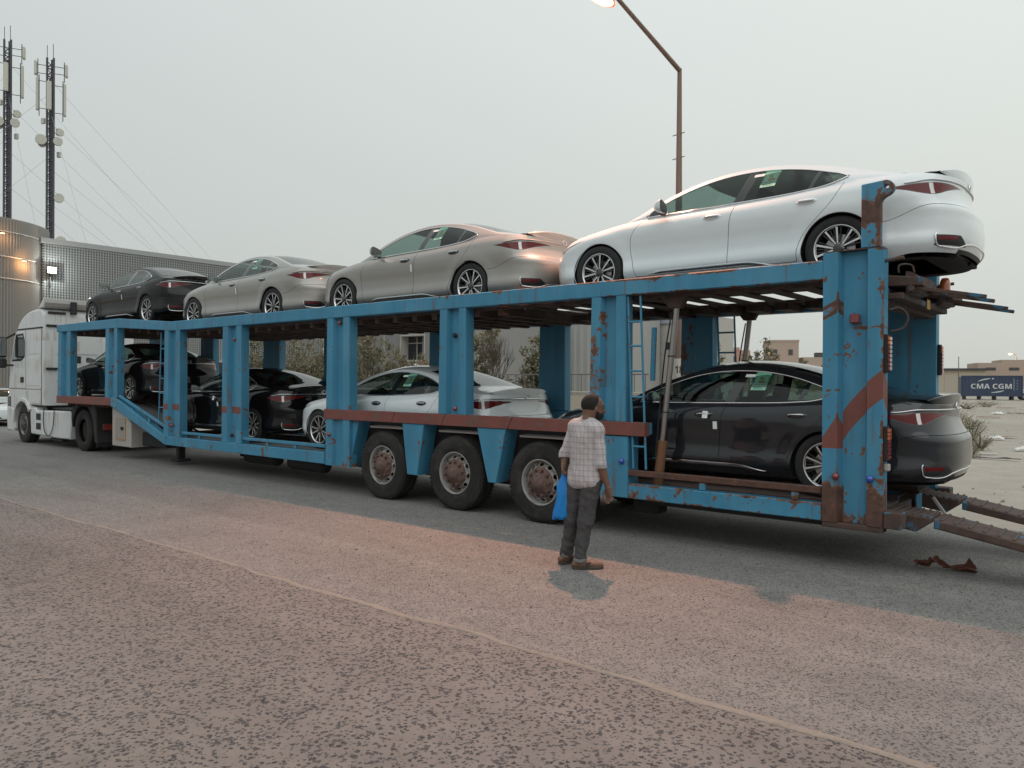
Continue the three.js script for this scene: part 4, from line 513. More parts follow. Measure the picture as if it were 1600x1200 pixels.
const TM = (() => {
  const edge = (y, a, b) => Math.max(sstep(0.05, 0, b - y), 0.6 * sstep(0.03, 0, y - a));
  const beamF = rustTex(-21.6, -11.9, 2.75, 3.25, 2048, 128, (x, y) => 0.12 + 0.30 * sstep(0.05, 0, 3.0 - y) * (x > -15.6 ? 1 : 0.4) * sstep(0.35, 0.6, vn(x * 0.9, 3)));
  const beamR = rustTex(-11.9, -2.2, 2.75, 3.05, 2048, 96, (x, y) => 0.10 + (0.05 + 0.95 * sstep(-9.5, -6.5, x) * (0.45 + 0.55 * sstep(0.25, 0.6, vn(x * 1.3, 9)))) * 0.85 * edge(y, 2.81, 3.0));
  const body = rustTex(0, 6, 0, 6, 1536, 1536, (x, y) => 0.17 + 0.20 * sstep(0.58, 0.88, vn(x * 1.7, y * 0.8)));
  const d7 = (x, y) => { let d = 0.20; if (x > -2.46 && y < 3.05) { d += 0.55 * sstep(0.05, 0, -1.90 - x) * sstep(0.3, 0.6, vn(y * 3, 4)); d += 0.38 * sstep(0.022, 0, Math.abs(x + 2.305)) * sstep(0.5, 0.75, vn(y * 2.6, 8)); d += 0.75 * sstep(1.02, 0.7, y) * (x < -2.27 || x > -2.05 ? 1 : 0.15); d += 0.5 * sstep(0.62, 0.5, y); d += 0.35 * sstep(0.03, 0, Math.abs(y - 2.33)); const seg = (ax, ay, bx, by) => { const t = clamp(((x - ax) * (bx - ax) + (y - ay) * (by - ay)) / ((bx - ax) ** 2 + (by - ay) ** 2)); return Math.hypot(x - ax - (bx - ax) * t, y - ay - (by - ay) * t); }; d += 0.75 * sstep(0.022, 0.008, Math.min(seg(-2.45, 2.43, -2.33, 2.49), seg(-2.33, 2.49, -2.305, 2.68), seg(-2.45, 2.52, -2.34, 2.58))); }
    if (y > 3.05) d += 0.95 * sstep(0.2, 0.05, Math.abs(y - 3.42)) + 0.5 * sstep(-1.99, -1.95, x); if (x < -2.46) d += 0.08 + 0.5 * sstep(0.69, 0.72, y) + 0.3 * sstep(0.59, 0.62, y) + 0.22 * sstep(0.5, 0.46, y) + 0.3 * sstep(0.55, 0.8, vn(x * 1.1, 3)); return d; };
  const rear = rustTex(-4.75, -1.75, 0.36, 3.76, 1024, 1160, d7, (x, y) => { if (x < -2.46 || y > 3) return null; const c = 1.30 + (x + 2.42) * 1.18 + 0.06 * Math.sin((x + 2.42) * 6), lo = c - 0.25 - 0.08 * sstep(-2.2, -2.45, x); return y > Math.max(lo, 1.17) && y < c + 0.02 ? REDP : null; });
  const rustT = dataTex(512, 512, (i, j, o) => { const x = i / 512 * 8, y = j / 512 * 8, n = fbm(x * 2, y * 2, 5), m = fbm(x * 9 + 5, y * 9, 3), bl = sstep(0.70, 0.76, fbm(x * 1.3 + 31, y * 1.3, 4)); const k = 0.6 + 0.9 * n * (0.6 + 0.6 * m); const c = [lerp(0.095, 0.05, m) * k, lerp(0.052, 0.036, m) * k, lerp(0.040, 0.032, m) * k]; o[0] = toS(lerp(c[0], BLUE[0] * 0.8, bl * 0.8)); o[1] = toS(lerp(c[1], BLUE[1] * 0.7, bl * 0.8)); o[2] = toS(lerp(c[2], BLUE[2] * 0.7, bl * 0.8)); }); rustT.repeat.set(0.6, 0.6);
  const ribT = dataTex(256, 256, (i, j, o) => { const n = fbm(i / 20, j / 20, 4), k = 0.5 + n; o[0] = toS(0.060 * k); o[1] = toS(0.040 * k); o[2] = toS(0.034 * k); });
  const redT = dataTex(512, 512, (i, j, o) => { const x = i / 64, y = j / 64, n = fbm(x, y, 4), s = fbm(x * 4, y * 0.4, 3), k = 0.75 + 0.3 * n + 0.25 * s; const w = sstep(0.66, 0.72, fbm(x * 3 + 9, y * 3, 4)); o[0] = toS(lerp(REDP[0] * k, 0.12, w)); o[1] = toS(lerp(REDP[1] * k, 0.075, w)); o[2] = toS(lerp(REDP[2] * k, 0.06, w)); }); redT.repeat.set(0.5, 0.5);
  const treadT = dataTex(256, 256, (i, j, o) => { const hx = (i % 16) - 8, hy = ((j + (Math.floor(i / 16) % 2) * 8) % 16) - 8, hole = hx * hx + hy * hy < 18; const n = fbm(i / 30, j / 30, 4), k = 0.6 + 0.8 * n; const v = hole ? 0.02 : 0.12 * k; o[0] = toS(v * 0.98); o[1] = toS(v); o[2] = toS(v * 1.02); }); treadT.repeat.set(1.6, 1.6);
  return { beamF: std(beamF, 0.55), beamR: std(beamR, 0.6), body: std(body, 0.55), rear: std(rear, 0.62), rust: std(rustT, 0.85), rib: std(ribT, 0.9), red: std(redT, 0.6), tread: std(treadT, 0.75), plate: mat([0.07, 0.055, 0.05], 0.85), black: mat([0.014, 0.014, 0.014], 0.85), redLamp: mat([0.15, 0.012, 0.013], 0.35, 0, { clearcoat: 1 }), blueLamp: mat([0.01, 0.05, 0.32], 0.25, 0, { clearcoat: 1 }), orange: mat([0.45, 0.10, 0.025], 0.3, 0, { clearcoat: 1 }), amber: mat([0.5, 0.1, 0.03], 0.3), steel: mat([0.34, 0.32, 0.31], 0.32, 0.85), brown: mat([0.16, 0.075, 0.035], 0.75), grey: mat([0.36, 0.33, 0.31], 0.6), greyIn: mat([0.28, 0.25, 0.235], 0.6), yellow: mat([0.42, 0.25, 0.05], 0.6) };
})();
const TX = -11.7, TZ = -1.24, ZN = 0, ZF = -2.48;
const trailer = thing('car_transporter_trailer', 'long rusty blue two-deck car transporter trailer with red-brown stripe, loaded with eight cars', 'trailer', [TX, 0, TZ]);
const tp = (n, g, m, l, par = trailer) => { const o = part(n, g, m, par, l); if (par === trailer) o.position.set(-TX, 0, -TZ); return o; };
const flipZ = g => { const q = mirGeo(g); q.translate(0, 0, ZF); return q; }; // copy on the far side
const two = (n, g, m) => { tp(n, g, m); return tp(n, flipZ(g), m); };
const deckU = x => x < -17.9 ? 3.04 : x > -15.5 ? 2.83 : lerp(3.04, 2.83, (x + 17.9) / 2.4);
const deckL = x => x < -18.3 ? 1.26 : x > -15.7 ? 0.62 : lerp(1.26, 0.62, (x + 18.3) / 2.6);
const PIL = [[-21.35, -20.6], [-18.58, -17.98], [-15.76, -15.12], [-13.48, -12.84], [-10.29, -9.72], [-7.71, -7.21], [-5.15, -4.68], [-2.45, -1.90]];
{
  // upper side beams, in two lengths
  const fr = [[-21.45, 3.0], [-17.9, 2.965], [-15.45, 2.81], [-11.9, 2.81], [-11.9, 3.0], [-15.5, 3.0], [-17.9, 3.18], [-21.45, 3.18]], rr = [[-11.9, 2.81], [-2.452, 2.81], [-2.452, 3.0], [-11.9, 3.0]];
  tp('upper_beam', prism(fr, 0.006, -0.15, 0.01), TM.beamF); tp('upper_beam', prism(rr, 0.006, -0.15, 0.01), TM.beamR); const low = p => p.map(([x, y]) => [x, y > (x < -15.45 ? 3.1 : 2.9) || y === 3.0 && x > -16 ? y - 0.11 : y - 0.09]); tp('upper_beam', prism(low(fr), ZF - 0.006, ZF + 0.15, 0.01), TM.body); tp('upper_beam', prism(low(rr), ZF - 0.006, ZF + 0.15, 0.01), TM.body);
  // pillars: channel section, open towards the side
  PIL.forEach(([a, b], i) => {
    const w = b - a, f = i === 7 ? 0.14 : w * 0.27, y0 = i < 2 ? 1.386 : i === 7 ? 0.455 : i > 3 && i < 7 ? (i === 4 ? 0.43 : 1.342) : 0.63, y1 = i === 7 ? 3.07 : i < 2 ? 2.99 : i === 2 ? 2.845 : 2.812, L = y1 - y0, fl = i === 7 ? 0 : 0.07;
    const dp = i === 7 ? 0.085 : 0.08, s = [[a, 0], [a + f, 0], [a + f + 0.03, dp], [b - f - 0.03, dp], [b - f, 0], [b, 0], [b, 0.16], [a, 0.16]];
    let g = new THREE.ExtrudeGeometry(new THREE.Shape(s.map(p => new THREE.Vector2(...p))), { depth: L, steps: 4, bevelEnabled: false }); g.rotateX(Math.PI / 2); g.translate(0, y1, 0);
    const p = g.attributes.position; for (let k = 0; k < p.count; k++) { const t = (y1 - p.getY(k)) / L; p.setX(k, (a + b) / 2 + (p.getX(k) - (a + b) / 2) * (1 + fl * t) - fl * 0.3 * w * t); p.setZ(k, -p.getZ(k)); }
    // z flipped: restore the winding
    g = g.index ? g.toNonIndexed() : g; for (let k = 0; k < p.count; k += 3) { const A = [p.getX(k + 1), p.getY(k + 1), p.getZ(k + 1)]; p.setXYZ(k + 1, p.getX(k + 2), p.getY(k + 2), p.getZ(k + 2)); p.setXYZ(k + 2, ...A); } g.computeVertexNormals();
    muv(g); if (i < 7) { const u = g.attributes.uv; for (let k = 0; k < u.count; k++) u.setXY(k, u.getX(k) + i * 0.83, u.getY(k) + i * 1.71); } tp('pillar', g, i === 7 ? TM.rear : TM.body); tp('pillar', flipZ(g), TM.body);
    if (i === 2 || i === 3) { const zz = 0.0035, y = [1.185, 1.305], q = [[a - 0.006, zz], [a + f, zz], [a + f + 0.03, -dp + zz], [b - f - 0.03, -dp + zz], [b - f, zz], [b + 0.004, zz]]; const m = gridMesh(5, 1, (u, v) => [q[u][0] - 0.02, y[v], q[u][1]]); const gg = geo(m).toNonIndexed(); gg.computeVertexNormals(); tp('painted_stripe', muv(gg), TM.red); }
  });
  // front and rear uprights of the upper deck
  for (const [x0, x1, y0, y1] of [[-21.45, -21.3, 3.0, 3.17], [-21.45, -21.3, 1.21, 1.38]]) tp('cross_beam', cb(x0, x1, y0, y1, -0.15, -2.33), TM.body);
  // upper deck: cross members and two wheel tracks
  for (let x = -21.0; x < -6.6; x += 0.42) { const y = deckU(x); tp('cross_member', cb(x - 0.05, x + 0.05, y - 0.14, y - 0.032, -0.15, -2.33, 0.006), TM.rib); } for (let x = -6.5; x < -2.2; x += 0.372) { const g = prism([[0.15, 2.798], [1.80, 2.798], [1.80, 2.715], [2.33, 2.715], [2.33, 2.815], [0.15, 2.815]], -0.085, 0.085, 0.003); g.rotateY(Math.PI / 2); g.translate(x, 0, 0); tp('cross_member', muv(g), TM.rib); }
  for (const [a, b, k] of [[-0.17, -0.60, 0], [-1.38, -2.31, 0], [-0.17, -0.94, 1], [-1.80, -2.31, 1]]) for (const [x0, x1] of k ? [[-6.65, -4.4], [-4.4, -1.95]] : [[-21.3, -17.9], [-17.9, -15.5], [-15.5, -11.9], [-11.9, -9], [-9, -6.65]]) { const y0 = deckU(x0), y1 = deckU(x1), h = k ? 0.012 : 0.03; tp('wheel_track', prism([[x0, y0 - h], [x1 - 0.01, y1 - h], [x1 - 0.01, y1], [x0, y0]], a, b, 0.003), TM.rib); }
  for (const [x0, x1] of [[-21.3, -17.9], [-15.4, -11.9], [-11.9, -6.7]]) tp('deck_plate', cb(x0, x1, deckU(x0 + 0.01) - 0.028, deckU(x0 + 0.01) - 0.018, -0.61, -1.37, 0.003), TM.rib);
  for (const z of [-0.56, -1.42]) tp('deck_stringer', cb(-15.3, -6.7, 2.690, 2.718, z - 0.03, z + 0.03), TM.rib);
  for (const z of [-0.165, -2.315]) tp('inner_angle', cb(-15.3, -2.46, 2.765, 2.808, z - 0.012, z + 0.012, 0.003), TM.rib);
  // lower frame
  two('neck_beam', prism([[-21.45, 1.2], [-18.32, 1.2], [-18.32, 1.385], [-21.45, 1.385]], 0.006, -0.15), TM.red);
  two('slope_beam', prism([[-18.31, 1.2], [-15.72, 0.45], [-15.66, 0.63], [-15.9, 0.68], [-18.05, 1.385], [-18.31, 1.385]], 0.004, -0.15), TM.body);
  two('lower_beam', prism([[-15.715, 0.45], [-10.36, 0.44], [-10.36, 0.63], [-15.655, 0.63]], 0.0, -0.15), TM.body);
  two('base_plate', prism([[-10.355, 0.43], [-9.77, 0.43], [-9.55, 1.176], [-10.355, 1.176]], -0.058, -0.30), TM.body);
  two('base_plate', prism([[-5.22, 0.455], [-4.642, 0.455], [-4.642, 1.168], [-5.45, 1.168]], 0.0, -0.25), TM.body);
  two('wheel_skirt', prism([[-8.49, 1.176], [-8.38, 0.43], [-8.17, 0.43], [-8.03, 1.176]], -0.002, -0.28), TM.body);
  two('wheel_skirt', prism([[-7.0, 1.176], [-6.8, 0.45], [-6.66, 0.45], [-6.49, 1.176]], -0.002, -0.28), TM.body);
  const cutX = [-10.36, -8.67, -7.63, -6.41, -4.41]; for (let i = 0; i < 4; i++) { const o = i ? 0.045 : 0, e = i < 3 ? 0.045 : 0; two('stripe_plate', prism([[cutX[i] + 0.004 - o, 1.18], [cutX[i + 1] - 0.004 - e, 1.18], [cutX[i + 1] - 0.004 + e, 1.338], [cutX[i] + 0.004 + o, 1.338]], 0.012, -0.10, 0.004), TM.red); }
  two('stripe_backing', cb(-10.34, -4.43, 1.19, 1.33, -0.105, -0.2), TM.body);
  two('lower_beam', prism([[-4.638, 0.455], [-2.452, 0.455], [-2.452, 0.625], [-4.638, 0.625]], 0.0, -0.15), TM.rear);
  two('side_rail', cb(-4.66, -2.46, 0.715, 0.785, -0.01, -0.07), TM.rear);
  for (const x of [-3.72, -2.72]) two('rail_post', cb(x - 0.035, x + 0.035, 0.627, 0.713, -0.012, -0.065), TM.rear);
  two('side_rail', cb(-15.08, -13.52, 0.70, 0.755, -0.02, -0.07), TM.body); two('side_rail', cb(-12.82, -10.38, 0.70, 0.755, -0.02, -0.07), TM.body);
  for (const x of [-14.4, -12.05, -11.2]) two('rail_post', cb(x - 0.03, x + 0.03, 0.632, 0.698, -0.022, -0.065), TM.body);
  two('slope_rail', prism([[-17.95, 1.40], [-15.8, 0.80], [-15.8, 0.86], [-17.93, 1.455]], -0.02, -0.07), TM.body); for (const x of [-17.3, -16.5]) two('rail_post', cb(x - 0.03, x + 0.03, deckL(x) - 0.0, deckL(x) + 0.16, -0.022, -0.065), TM.body);
  // lower deck
  for (let x = -21.1; x < -2; x += 0.5) { const y = deckL(x), wz = x > -10.2 && x < -5 ? -0.37 : -0.15; tp('cross_member', cb(x - 0.04, x + 0.04, y - 0.13, y - 0.034, wz, -2.48 - wz, 0.006), TM.rust); }
  for (const s of [0, 1]) for (const [x0, x1] of [[-21.4, -18.3], [-18.3, -15.7], [-15.7, -10.3], [-10.3, -5.0], [-5.0, -1.93]]) { const n = x0 === -10.3 ? 0.36 : 0.3, a = s ? -2.48 + n : -n, b = s ? -1.70 : -0.78, y0 = deckL(x0), y1 = deckL(x1); tp('wheel_track', prism([[x0, y0 - 0.03], [x1 - 0.01, y1 - 0.03], [x1 - 0.01, y1], [x0, y0]], a, b, 0.004), x0 > -5.5 ? TM.rib : TM.tread); tp('track_edge', prism([[x0, y0 + 0.002], [x1 - 0.01, y1 + 0.002], [x1 - 0.01, y1 + 0.045], [x0, y0 + 0.045]], s ? -1.69 : -0.79, s ? -1.66 : -0.82, 0.003), TM.rust); }
  for (const z of [-0.95, -1.53]) tp('chassis_beam', cb(-15.4, -2.0, 0.30, 0.48, z - 0.06, z + 0.06), TM.black);
  tp('rear_cross_beam', cb(-2.05, -1.93, 0.42, 0.58, -0.16, -2.32), TM.rust); two('frame_corner', cb(-1.898, -1.74, 0.445, 0.60, -0.015, -0.2), TM.rust); two('corner_base', prism([[-2.45, 0.40], [-1.9, 0.40], [-1.9, 0.452], [-2.45, 0.452]], -0.003, -0.17), TM.rust);
  // hook plates above the rear posts
  { const s = new THREE.Shape(); s.moveTo(-2.105, 3.085); s.lineTo(-1.935, 3.085); s.lineTo(-1.935, 3.49); s.quadraticCurveTo(-1.93, 3.54, -1.87, 3.56); s.quadraticCurveTo(-1.80, 3.60, -1.83, 3.66); s.quadraticCurveTo(-1.85, 3.70, -1.90, 3.70); s.lineTo(-2.105, 3.685); const h = new THREE.Path(); h.absarc(-1.885, 3.635, 0.022, 0, Math.PI * 2, true); s.holes.push(h); const g = new THREE.ExtrudeGeometry(s, { depth: 0.07, bevelEnabled: true, bevelSize: 0.006, bevelThickness: 0.006, bevelOffset: -0.006, bevelSegments: 1 }); g.translate(0, 0, -0.085); two('hook_plate', muv(g), TM.rear); }
  two('post_cap', cb(-2.44, -1.905, 3.072, 3.082, -0.01, -0.16, 0.003), TM.rust);
  two('stop_arm', bar([-1.9, 2.95, -0.05], [-1.74, 2.965, -0.05], 0.018), TM.rust);
  // ladders
  const ladder = (x0, x1, y0, y1, lean, rungs, z) => { for (const x of [x0, x1]) tp('ladder_rail', flat([x, y1, z], [x + lean, y0, z], 0.022, 0.022), TM.body); for (const y of rungs) { const o = lean * (y1 - y) / (y1 - y0); tp('ladder_rung', bar([x0 + o, y, z], [x1 + o, y, z], 0.014, 6), TM.body); } };
  ladder(-4.665, -4.50, 0.80, 2.8, 0.085, [2.5, 2.22, 1.93, 1.63, 1.06], -0.03); ladder(-4.665, -4.42, 1.5, 2.72, 0.05, [2.5, 2.22, 1.93, 1.63], ZF + 0.03);
  ladder(-16.0, -15.80, 0.95, 2.80, -0.10, [2.45, 2.14, 1.83, 1.52, 1.22], -0.05);
  tp('hose_post', flat([-4.44, 2.44, -0.25], [-4.46, 1.82, -0.25], 0.05, 0.045), TM.body);
  // hydraulic rams
  for (const z of [-0.2, -2.28]) { const r = tp('hydraulic_ram', bar([-4.13, 2.66, z], [-4.31, 1.05, z], 0.034, 14), TM.steel); const sl = tp('ram_sleeve', bar([-4.295, 1.13, z], [-4.37, 0.50, z], 0.056, 14), TM.brown); tp('ram_bracket', prism([[-4.32, 2.79], [-3.98, 2.79], [-4.06, 2.64], [-4.2, 2.64]], z - 0.05, z + 0.05), TM.rib); tp('ram_hose', tube([[-4.17, 2.6, z + 0.04], [-4.25, 2.1, z + 0.05], [-4.31, 1.5, z + 0.05], [-4.36, 0.95, z + 0.05]], 0.009, 5), TM.black); for (const y of [2.1, 1.46]) tp('hose_clip', (() => { const g = new THREE.TorusGeometry(0.04, 0.006, 5, 14); g.rotateX(Math.PI / 2); g.translate(-4.13 - 0.18 * (2.66 - y) / 1.61, y, z); return g; })(), TM.black); }
  // side marker lamps
  const mk = (x, y, m, z = 0.0) => { const g = lathe([[0.036, 0], [0.036, 0.012], [0.028, 0.03], [0.012, 0.038], [0, 0.039]], 16); g.rotateX(Math.PI / 2); g.translate(x, y, z); tp('marker_lamp', g, m); };
  mk(-21.18, 2.15, TM.redLamp, -0.05); mk(-18.30, 2.12, TM.redLamp, -0.05); mk(-15.53, 0.86, TM.redLamp, -0.04); mk(-13.14, 2.56, TM.redLamp, -0.05); mk(-13.22, 0.77, TM.black, -0.05); mk(-10.22, 0.93, TM.redLamp); mk(-7.46, 2.44, TM.black, -0.05); mk(-7.40, 1.42, TM.redLamp, 0); mk(-2.32, 0.90, TM.redLamp); mk(-2.01, 0.90, TM.blueLamp); mk(-4.72, 0.88, TM.blueLamp); mk(-10.02, 2.73, TM.redLamp, -0.05);
  tp('marker_lamp', cb(-2.21, -2.12, 2.375, 2.465, -0.07, -0.02, 0.012), TM.redLamp);
  // tail lamps on the rear faces of the posts
  for (const z of [-0.055, ZF + 0.055]) for (const [y0, y1, o] of [[1.90, 2.26, 0.36], [1.07, 1.40, 0.4]]) { const b = tp('tail_lamp', cb(-1.898, -1.865, y0, y1, z - 0.05, z + 0.05, 0.006), TM.black); const n = 8; for (let k = 0; k < n; k++) { const q = part('lens', cb(-1.866, -1.845, lerp(y0 + 0.02, y1 - 0.02, k / n) + 0.003, lerp(y0 + 0.02, y1 - 0.02, (k + 1) / n) - 0.002, z - 0.04, z + 0.04, 0.004), k / n > 1 - o ? TM.orange : TM.redLamp, b); } }
  two('lamp_bracket', cb(-1.9, -1.85, 0.98, 1.05, -0.03, -0.09, 0.01), TM.grey);
  // rusty tail of the upper deck, with folded bridge plates
  tp('tail_beam', cb(-2.08, -1.92, 2.56, 2.72, -0.16, -2.32), TM.rust); tp('tail_channel', cb(-1.92, -1.78, 2.60, 2.66, -0.2, -2.28), TM.rust);
  for (const z of [-0.55, -1.93]) { tp('tail_flap', prism([[-2.1, 2.74], [-1.62, 2.72], [-1.62, 2.80], [-2.1, 2.86]], z + 0.3, z - 0.3), TM.rust); const g = new THREE.CylinderGeometry(0.11, 0.11, 0.5, 16, 1, false, 0, Math.PI); g.rotateX(Math.PI / 2); g.translate(-1.78, 2.76, z); tp('flap_roll', g, TM.rust); tp('flap_hinge', bar([-1.72, 2.70, z - 0.32], [-1.72, 2.70, z + 0.32], 0.03), TM.rust);
    for (const o of [-0.24, 0.24]) { tp('bridge_bar', flat([-1.75, 2.72, z + o], [-1.12, 2.585, z + o], 0.05, 0.035), TM.rust); } for (const k of [0.35, 0.75]) tp('bridge_rung', flat([lerp(-1.75, -1.12, k), lerp(2.72, 2.585, k), z - 0.24], [lerp(-1.75, -1.12, k), lerp(2.72, 2.585, k), z + 0.24], 0.05, 0.025), TM.rust); }
  tp('tail_handle', tube([[-1.84, 2.86, -0.3], [-1.84, 2.93, -0.3], [-1.74, 2.93, -0.36], [-1.72, 2.86, -0.36]], 0.01, 5), TM.rust); tp('notice_plate', cb(-1.778, -1.774, 2.58, 2.68, -1.35, -1.2, 0.001), TM.yellow);
  tp('beacon_lamp', (() => { const g = lathe([[0.05, 0], [0.05, 0.06], [0.045, 0.1], [0.03, 0.13], [0, 0.135]], 18); g.translate(-1.62, 2.76, -1.25); return g; })(), TM.orange); tp('tail_hose', tube([[-1.9, 2.5, -0.2], [-1.82, 2.52, -0.25], [-1.76, 2.44, -0.3], [-1.8, 2.33, -0.3], [-1.9, 2.3, -0.26]], 0.014, 6), TM.plate);
  // loading ramps: fixed lip, then hinged ramp to the ground
  for (const [a, b, l] of [[-0.30, -0.78, 0], [-1.72, -2.2, 1]]) {
    const lip = tp('ramp_lip', prism([[-1.93, 0.44], [-1.68, 0.40], [-1.55, 0.50], [-1.55, 0.545], [-1.93, 0.575]], a, b, 0.012), TM.rust); for (let k = 0; k < 6; k++) { const x = -1.89 + k * 0.062; part('grip_bar', cb(x - 0.009, x + 0.009, lerp(0.572, 0.545, k / 6) - 0.004, lerp(0.572, 0.545, k / 6) + 0.012, a - 0.01, b + 0.01, 0.003), TM.plate, lip); }
    const x0 = -1.53, x1 = 1.22, y0 = 0.535, y1 = 0.03, rp = tp('loading_ramp', prism([[x0, y0 - 0.085], [x1 - 0.25, 0.012], [x1, 0.012], [x1, y1], [x0, y0]], a, b, 0.012), TM.rust); for (let k = 0; k < 24; k++) { const t = (k + 0.5) / 24, x = lerp(x0, x1, t), y = lerp(y0, y1, t); const g = cb(-0.012, 0.012, -0.004, 0.012, a - 0.02, b + 0.02, 0.003); g.rotateZ(Math.atan2(y1 - y0, x1 - x0)); g.translate(x, y, 0); part('grip_bar', g, TM.plate, rp); }
  }
  tp('ramp_prop', flat([-1.72, 0.62, -1.25], [-1.58, 0.42, -1.25], 0.03, 0.03), TM.grey); tp('flap_board', cb(-1.90, -1.88, 0.3, 0.62, -1.3, -1.55), TM.body);
  // tool box, leg, boxes and flaps underneath
  const tb = tp('tool_box', prism([[-18.45, 0.28], [-17.5, 0.28], [-17.5, 0.82], [-17.72, 0.98], [-18.45, 1.15]], -0.1, -0.75, 0.012), TM.grey); part('box_door', cb(-18.22, -17.78, 0.45, 0.92, -0.1, -0.088, 0.004), TM.greyIn, tb); for (const q of [cb(-18.25, -17.75, 0.425, 0.445, -0.1, -0.084, 0.003), cb(-17.775, -17.755, 0.45, 0.92, -0.1, -0.084, 0.003), cb(-18.245, -18.225, 0.45, 0.92, -0.1, -0.084, 0.003)]) part('door_edge', q, TM.yellow, tb); part('door_latch', cb(-17.95, -17.85, 0.66, 0.73, -0.088, -0.06, 0.008), TM.black, tb);
  tp('landing_leg', cb(-15.95, -15.83, 0.12, 0.5, -0.35, -0.5), TM.black); tp('landing_foot', cb(-16.05, -15.73, 0.06, 0.12, -0.28, -0.58, 0.02), TM.black); tp('landing_leg', cb(-15.95, -15.83, 0.12, 0.5, -1.98, -2.13), TM.black); tp('landing_foot', cb(-16.05, -15.73, 0.06, 0.12, -1.9, -2.2, 0.02), TM.black);
  tp('storage_box', cb(-17.4, -16.3, 0.32, 0.62, -0.3, -0.9, 0.02), TM.black); tp('air_tank', (() => { const g = new THREE.CapsuleGeometry(0.13, 0.9, 6, 16); g.rotateZ(Math.PI / 2); g.translate(-11.6, 0.3, -0.6); return g; })(), TM.black); tp('air_tank', (() => { const g = new THREE.CapsuleGeometry(0.13, 0.9, 6, 16); g.rotateZ(Math.PI / 2); g.translate(-13.2, 0.3, -0.7); return g; })(), TM.black);
  tp('mud_flap', cb(-5.30, -5.285, 0.06, 0.62, -0.06, -0.42, 0.004), TM.black); tp('mud_flap', cb(-5.30, -5.285, 0.06, 0.62, -2.06, -2.42, 0.004), TM.black); tp('valve_box', cb(-4.78, -4.44, 0.24, 0.42, -0.35, -0.6, 0.02), TM.black); tp('under_channel', cb(-4.6, -2.1, 0.36, 0.45, -0.3, -0.4, 0.006), TM.black);
  for (const [x0, x1] of [[-9.75, -5.35]]) { tp('wheel_house', cb(x0, x1, 0.66, 1.175, -0.352, -0.346, 0.001), TM.black); tp('wheel_house', cb(x0, x1, 0.66, 1.175, -2.134, -2.128, 0.001), TM.black); }
  // wheels
  const R = 0.52, W = 0.31, ty = lathe([[0.285, -0.12], [0.30, -0.145], [0.36, -0.158], [0.44, -0.155], [0.495, -0.138], [0.514, -0.12], [0.52, -0.1], [0.52, -0.072], [0.508, -0.068], [0.508, -0.052], [0.52, -0.048], [0.52, -0.012], [0.508, -0.008], [0.508, 0.008], [0.52, 0.012], [0.52, 0.048], [0.508, 0.052], [0.508, 0.068], [0.52, 0.072], [0.52, 0.1], [0.514, 0.12], [0.495, 0.138], [0.478, 0.146], [0.47, 0.1505], [0.44, 0.155], [0.36, 0.158], [0.345, 0.1535], [0.30, 0.145], [0.285, 0.12]], 64); ty.rotateX(Math.PI / 2);
  const lugs = []; for (let k = 0; k < 60; k++) { for (const s of [-1, 1]) { const g = cb(-0.014, 0.014, 0, 0.012, -0.035, 0.035, 0.003); g.rotateY(0.3 * s); g.translate(0, 0.513, s * 0.098); g.rotateZ(k / 60 * Math.PI * 2 + (s > 0 ? 0.05 : 0)); lugs.push(g); } }
  const tyG = merge([ty, ...lugs]);
  const rim = lathe([[0.29, 0.12], [0.297, 0.147], [0.288, 0.152], [0.275, 0.135], [0.268, 0.09], [0.262, 0.04]], 48); rim.rotateX(Math.PI / 2);
  const ds = new THREE.Shape(); ds.absarc(0, 0, 0.263, 0, Math.PI * 2); for (let k = 0; k < 10; k++) { const a = k / 10 * Math.PI * 2, h = new THREE.Path(); h.absellipse(Math.cos(a) * 0.222, Math.sin(a) * 0.222, 0.02, 0.032, 0, Math.PI * 2, true, a); ds.holes.push(h); } const hole = new THREE.Path(); hole.absarc(0, 0, 0.165, 0, Math.PI * 2, true); ds.holes.push(hole);
  const dg = new THREE.ExtrudeGeometry(ds, { depth: 0.012, bevelEnabled: false, curveSegments: 40 }); { const p = dg.attributes.position; for (let i = 0; i < p.count; i++) { const r = Math.hypot(p.getX(i), p.getY(i)); p.setZ(i, p.getZ(i) + 0.055 + 0.075 * sstep(0.263, 0.17, r)); } dg.computeVertexNormals(); }
  const hub = lathe([[0.17, 0.125], [0.155, 0.145], [0.125, 0.15], [0.11, 0.175], [0.075, 0.19], [0.06, 0.215], [0.03, 0.225], [0, 0.226]], 32); hub.rotateX(Math.PI / 2); hub.scale(1.16, 1.16, 1); const bolts = []; for (let k = 0; k < 10; k++) { const a = k / 10 * Math.PI * 2 + 0.3, g = new THREE.CylinderGeometry(0.02, 0.024, 0.055, 6); g.rotateX(Math.PI / 2); g.translate(Math.cos(a) * 0.162, Math.sin(a) * 0.162, 0.165); bolts.push(g); } for (let k = 0; k < 8; k++) { const a = k / 8 * Math.PI * 2, g = new THREE.CylinderGeometry(0.009, 0.009, 0.02, 6); g.rotateX(Math.PI / 2); g.translate(Math.cos(a) * 0.09, Math.sin(a) * 0.09, 0.19); bolts.push(g); }
  const drum = new THREE.CylinderGeometry(0.27, 0.27, 0.02, 32); drum.rotateX(Math.PI / 2); drum.translate(0, 0, -0.03);
  const tyreM = (() => { const t = dataTex(256, 256, (i, j, o) => { const n = fbm(i / 18, j / 18, 4), k = 0.011 + 0.018 * sstep(0.45, 0.8, n); o[0] = toS(k * 1.06); o[1] = toS(k); o[2] = toS(k * 0.96); }); return std(t, 0.9); })();
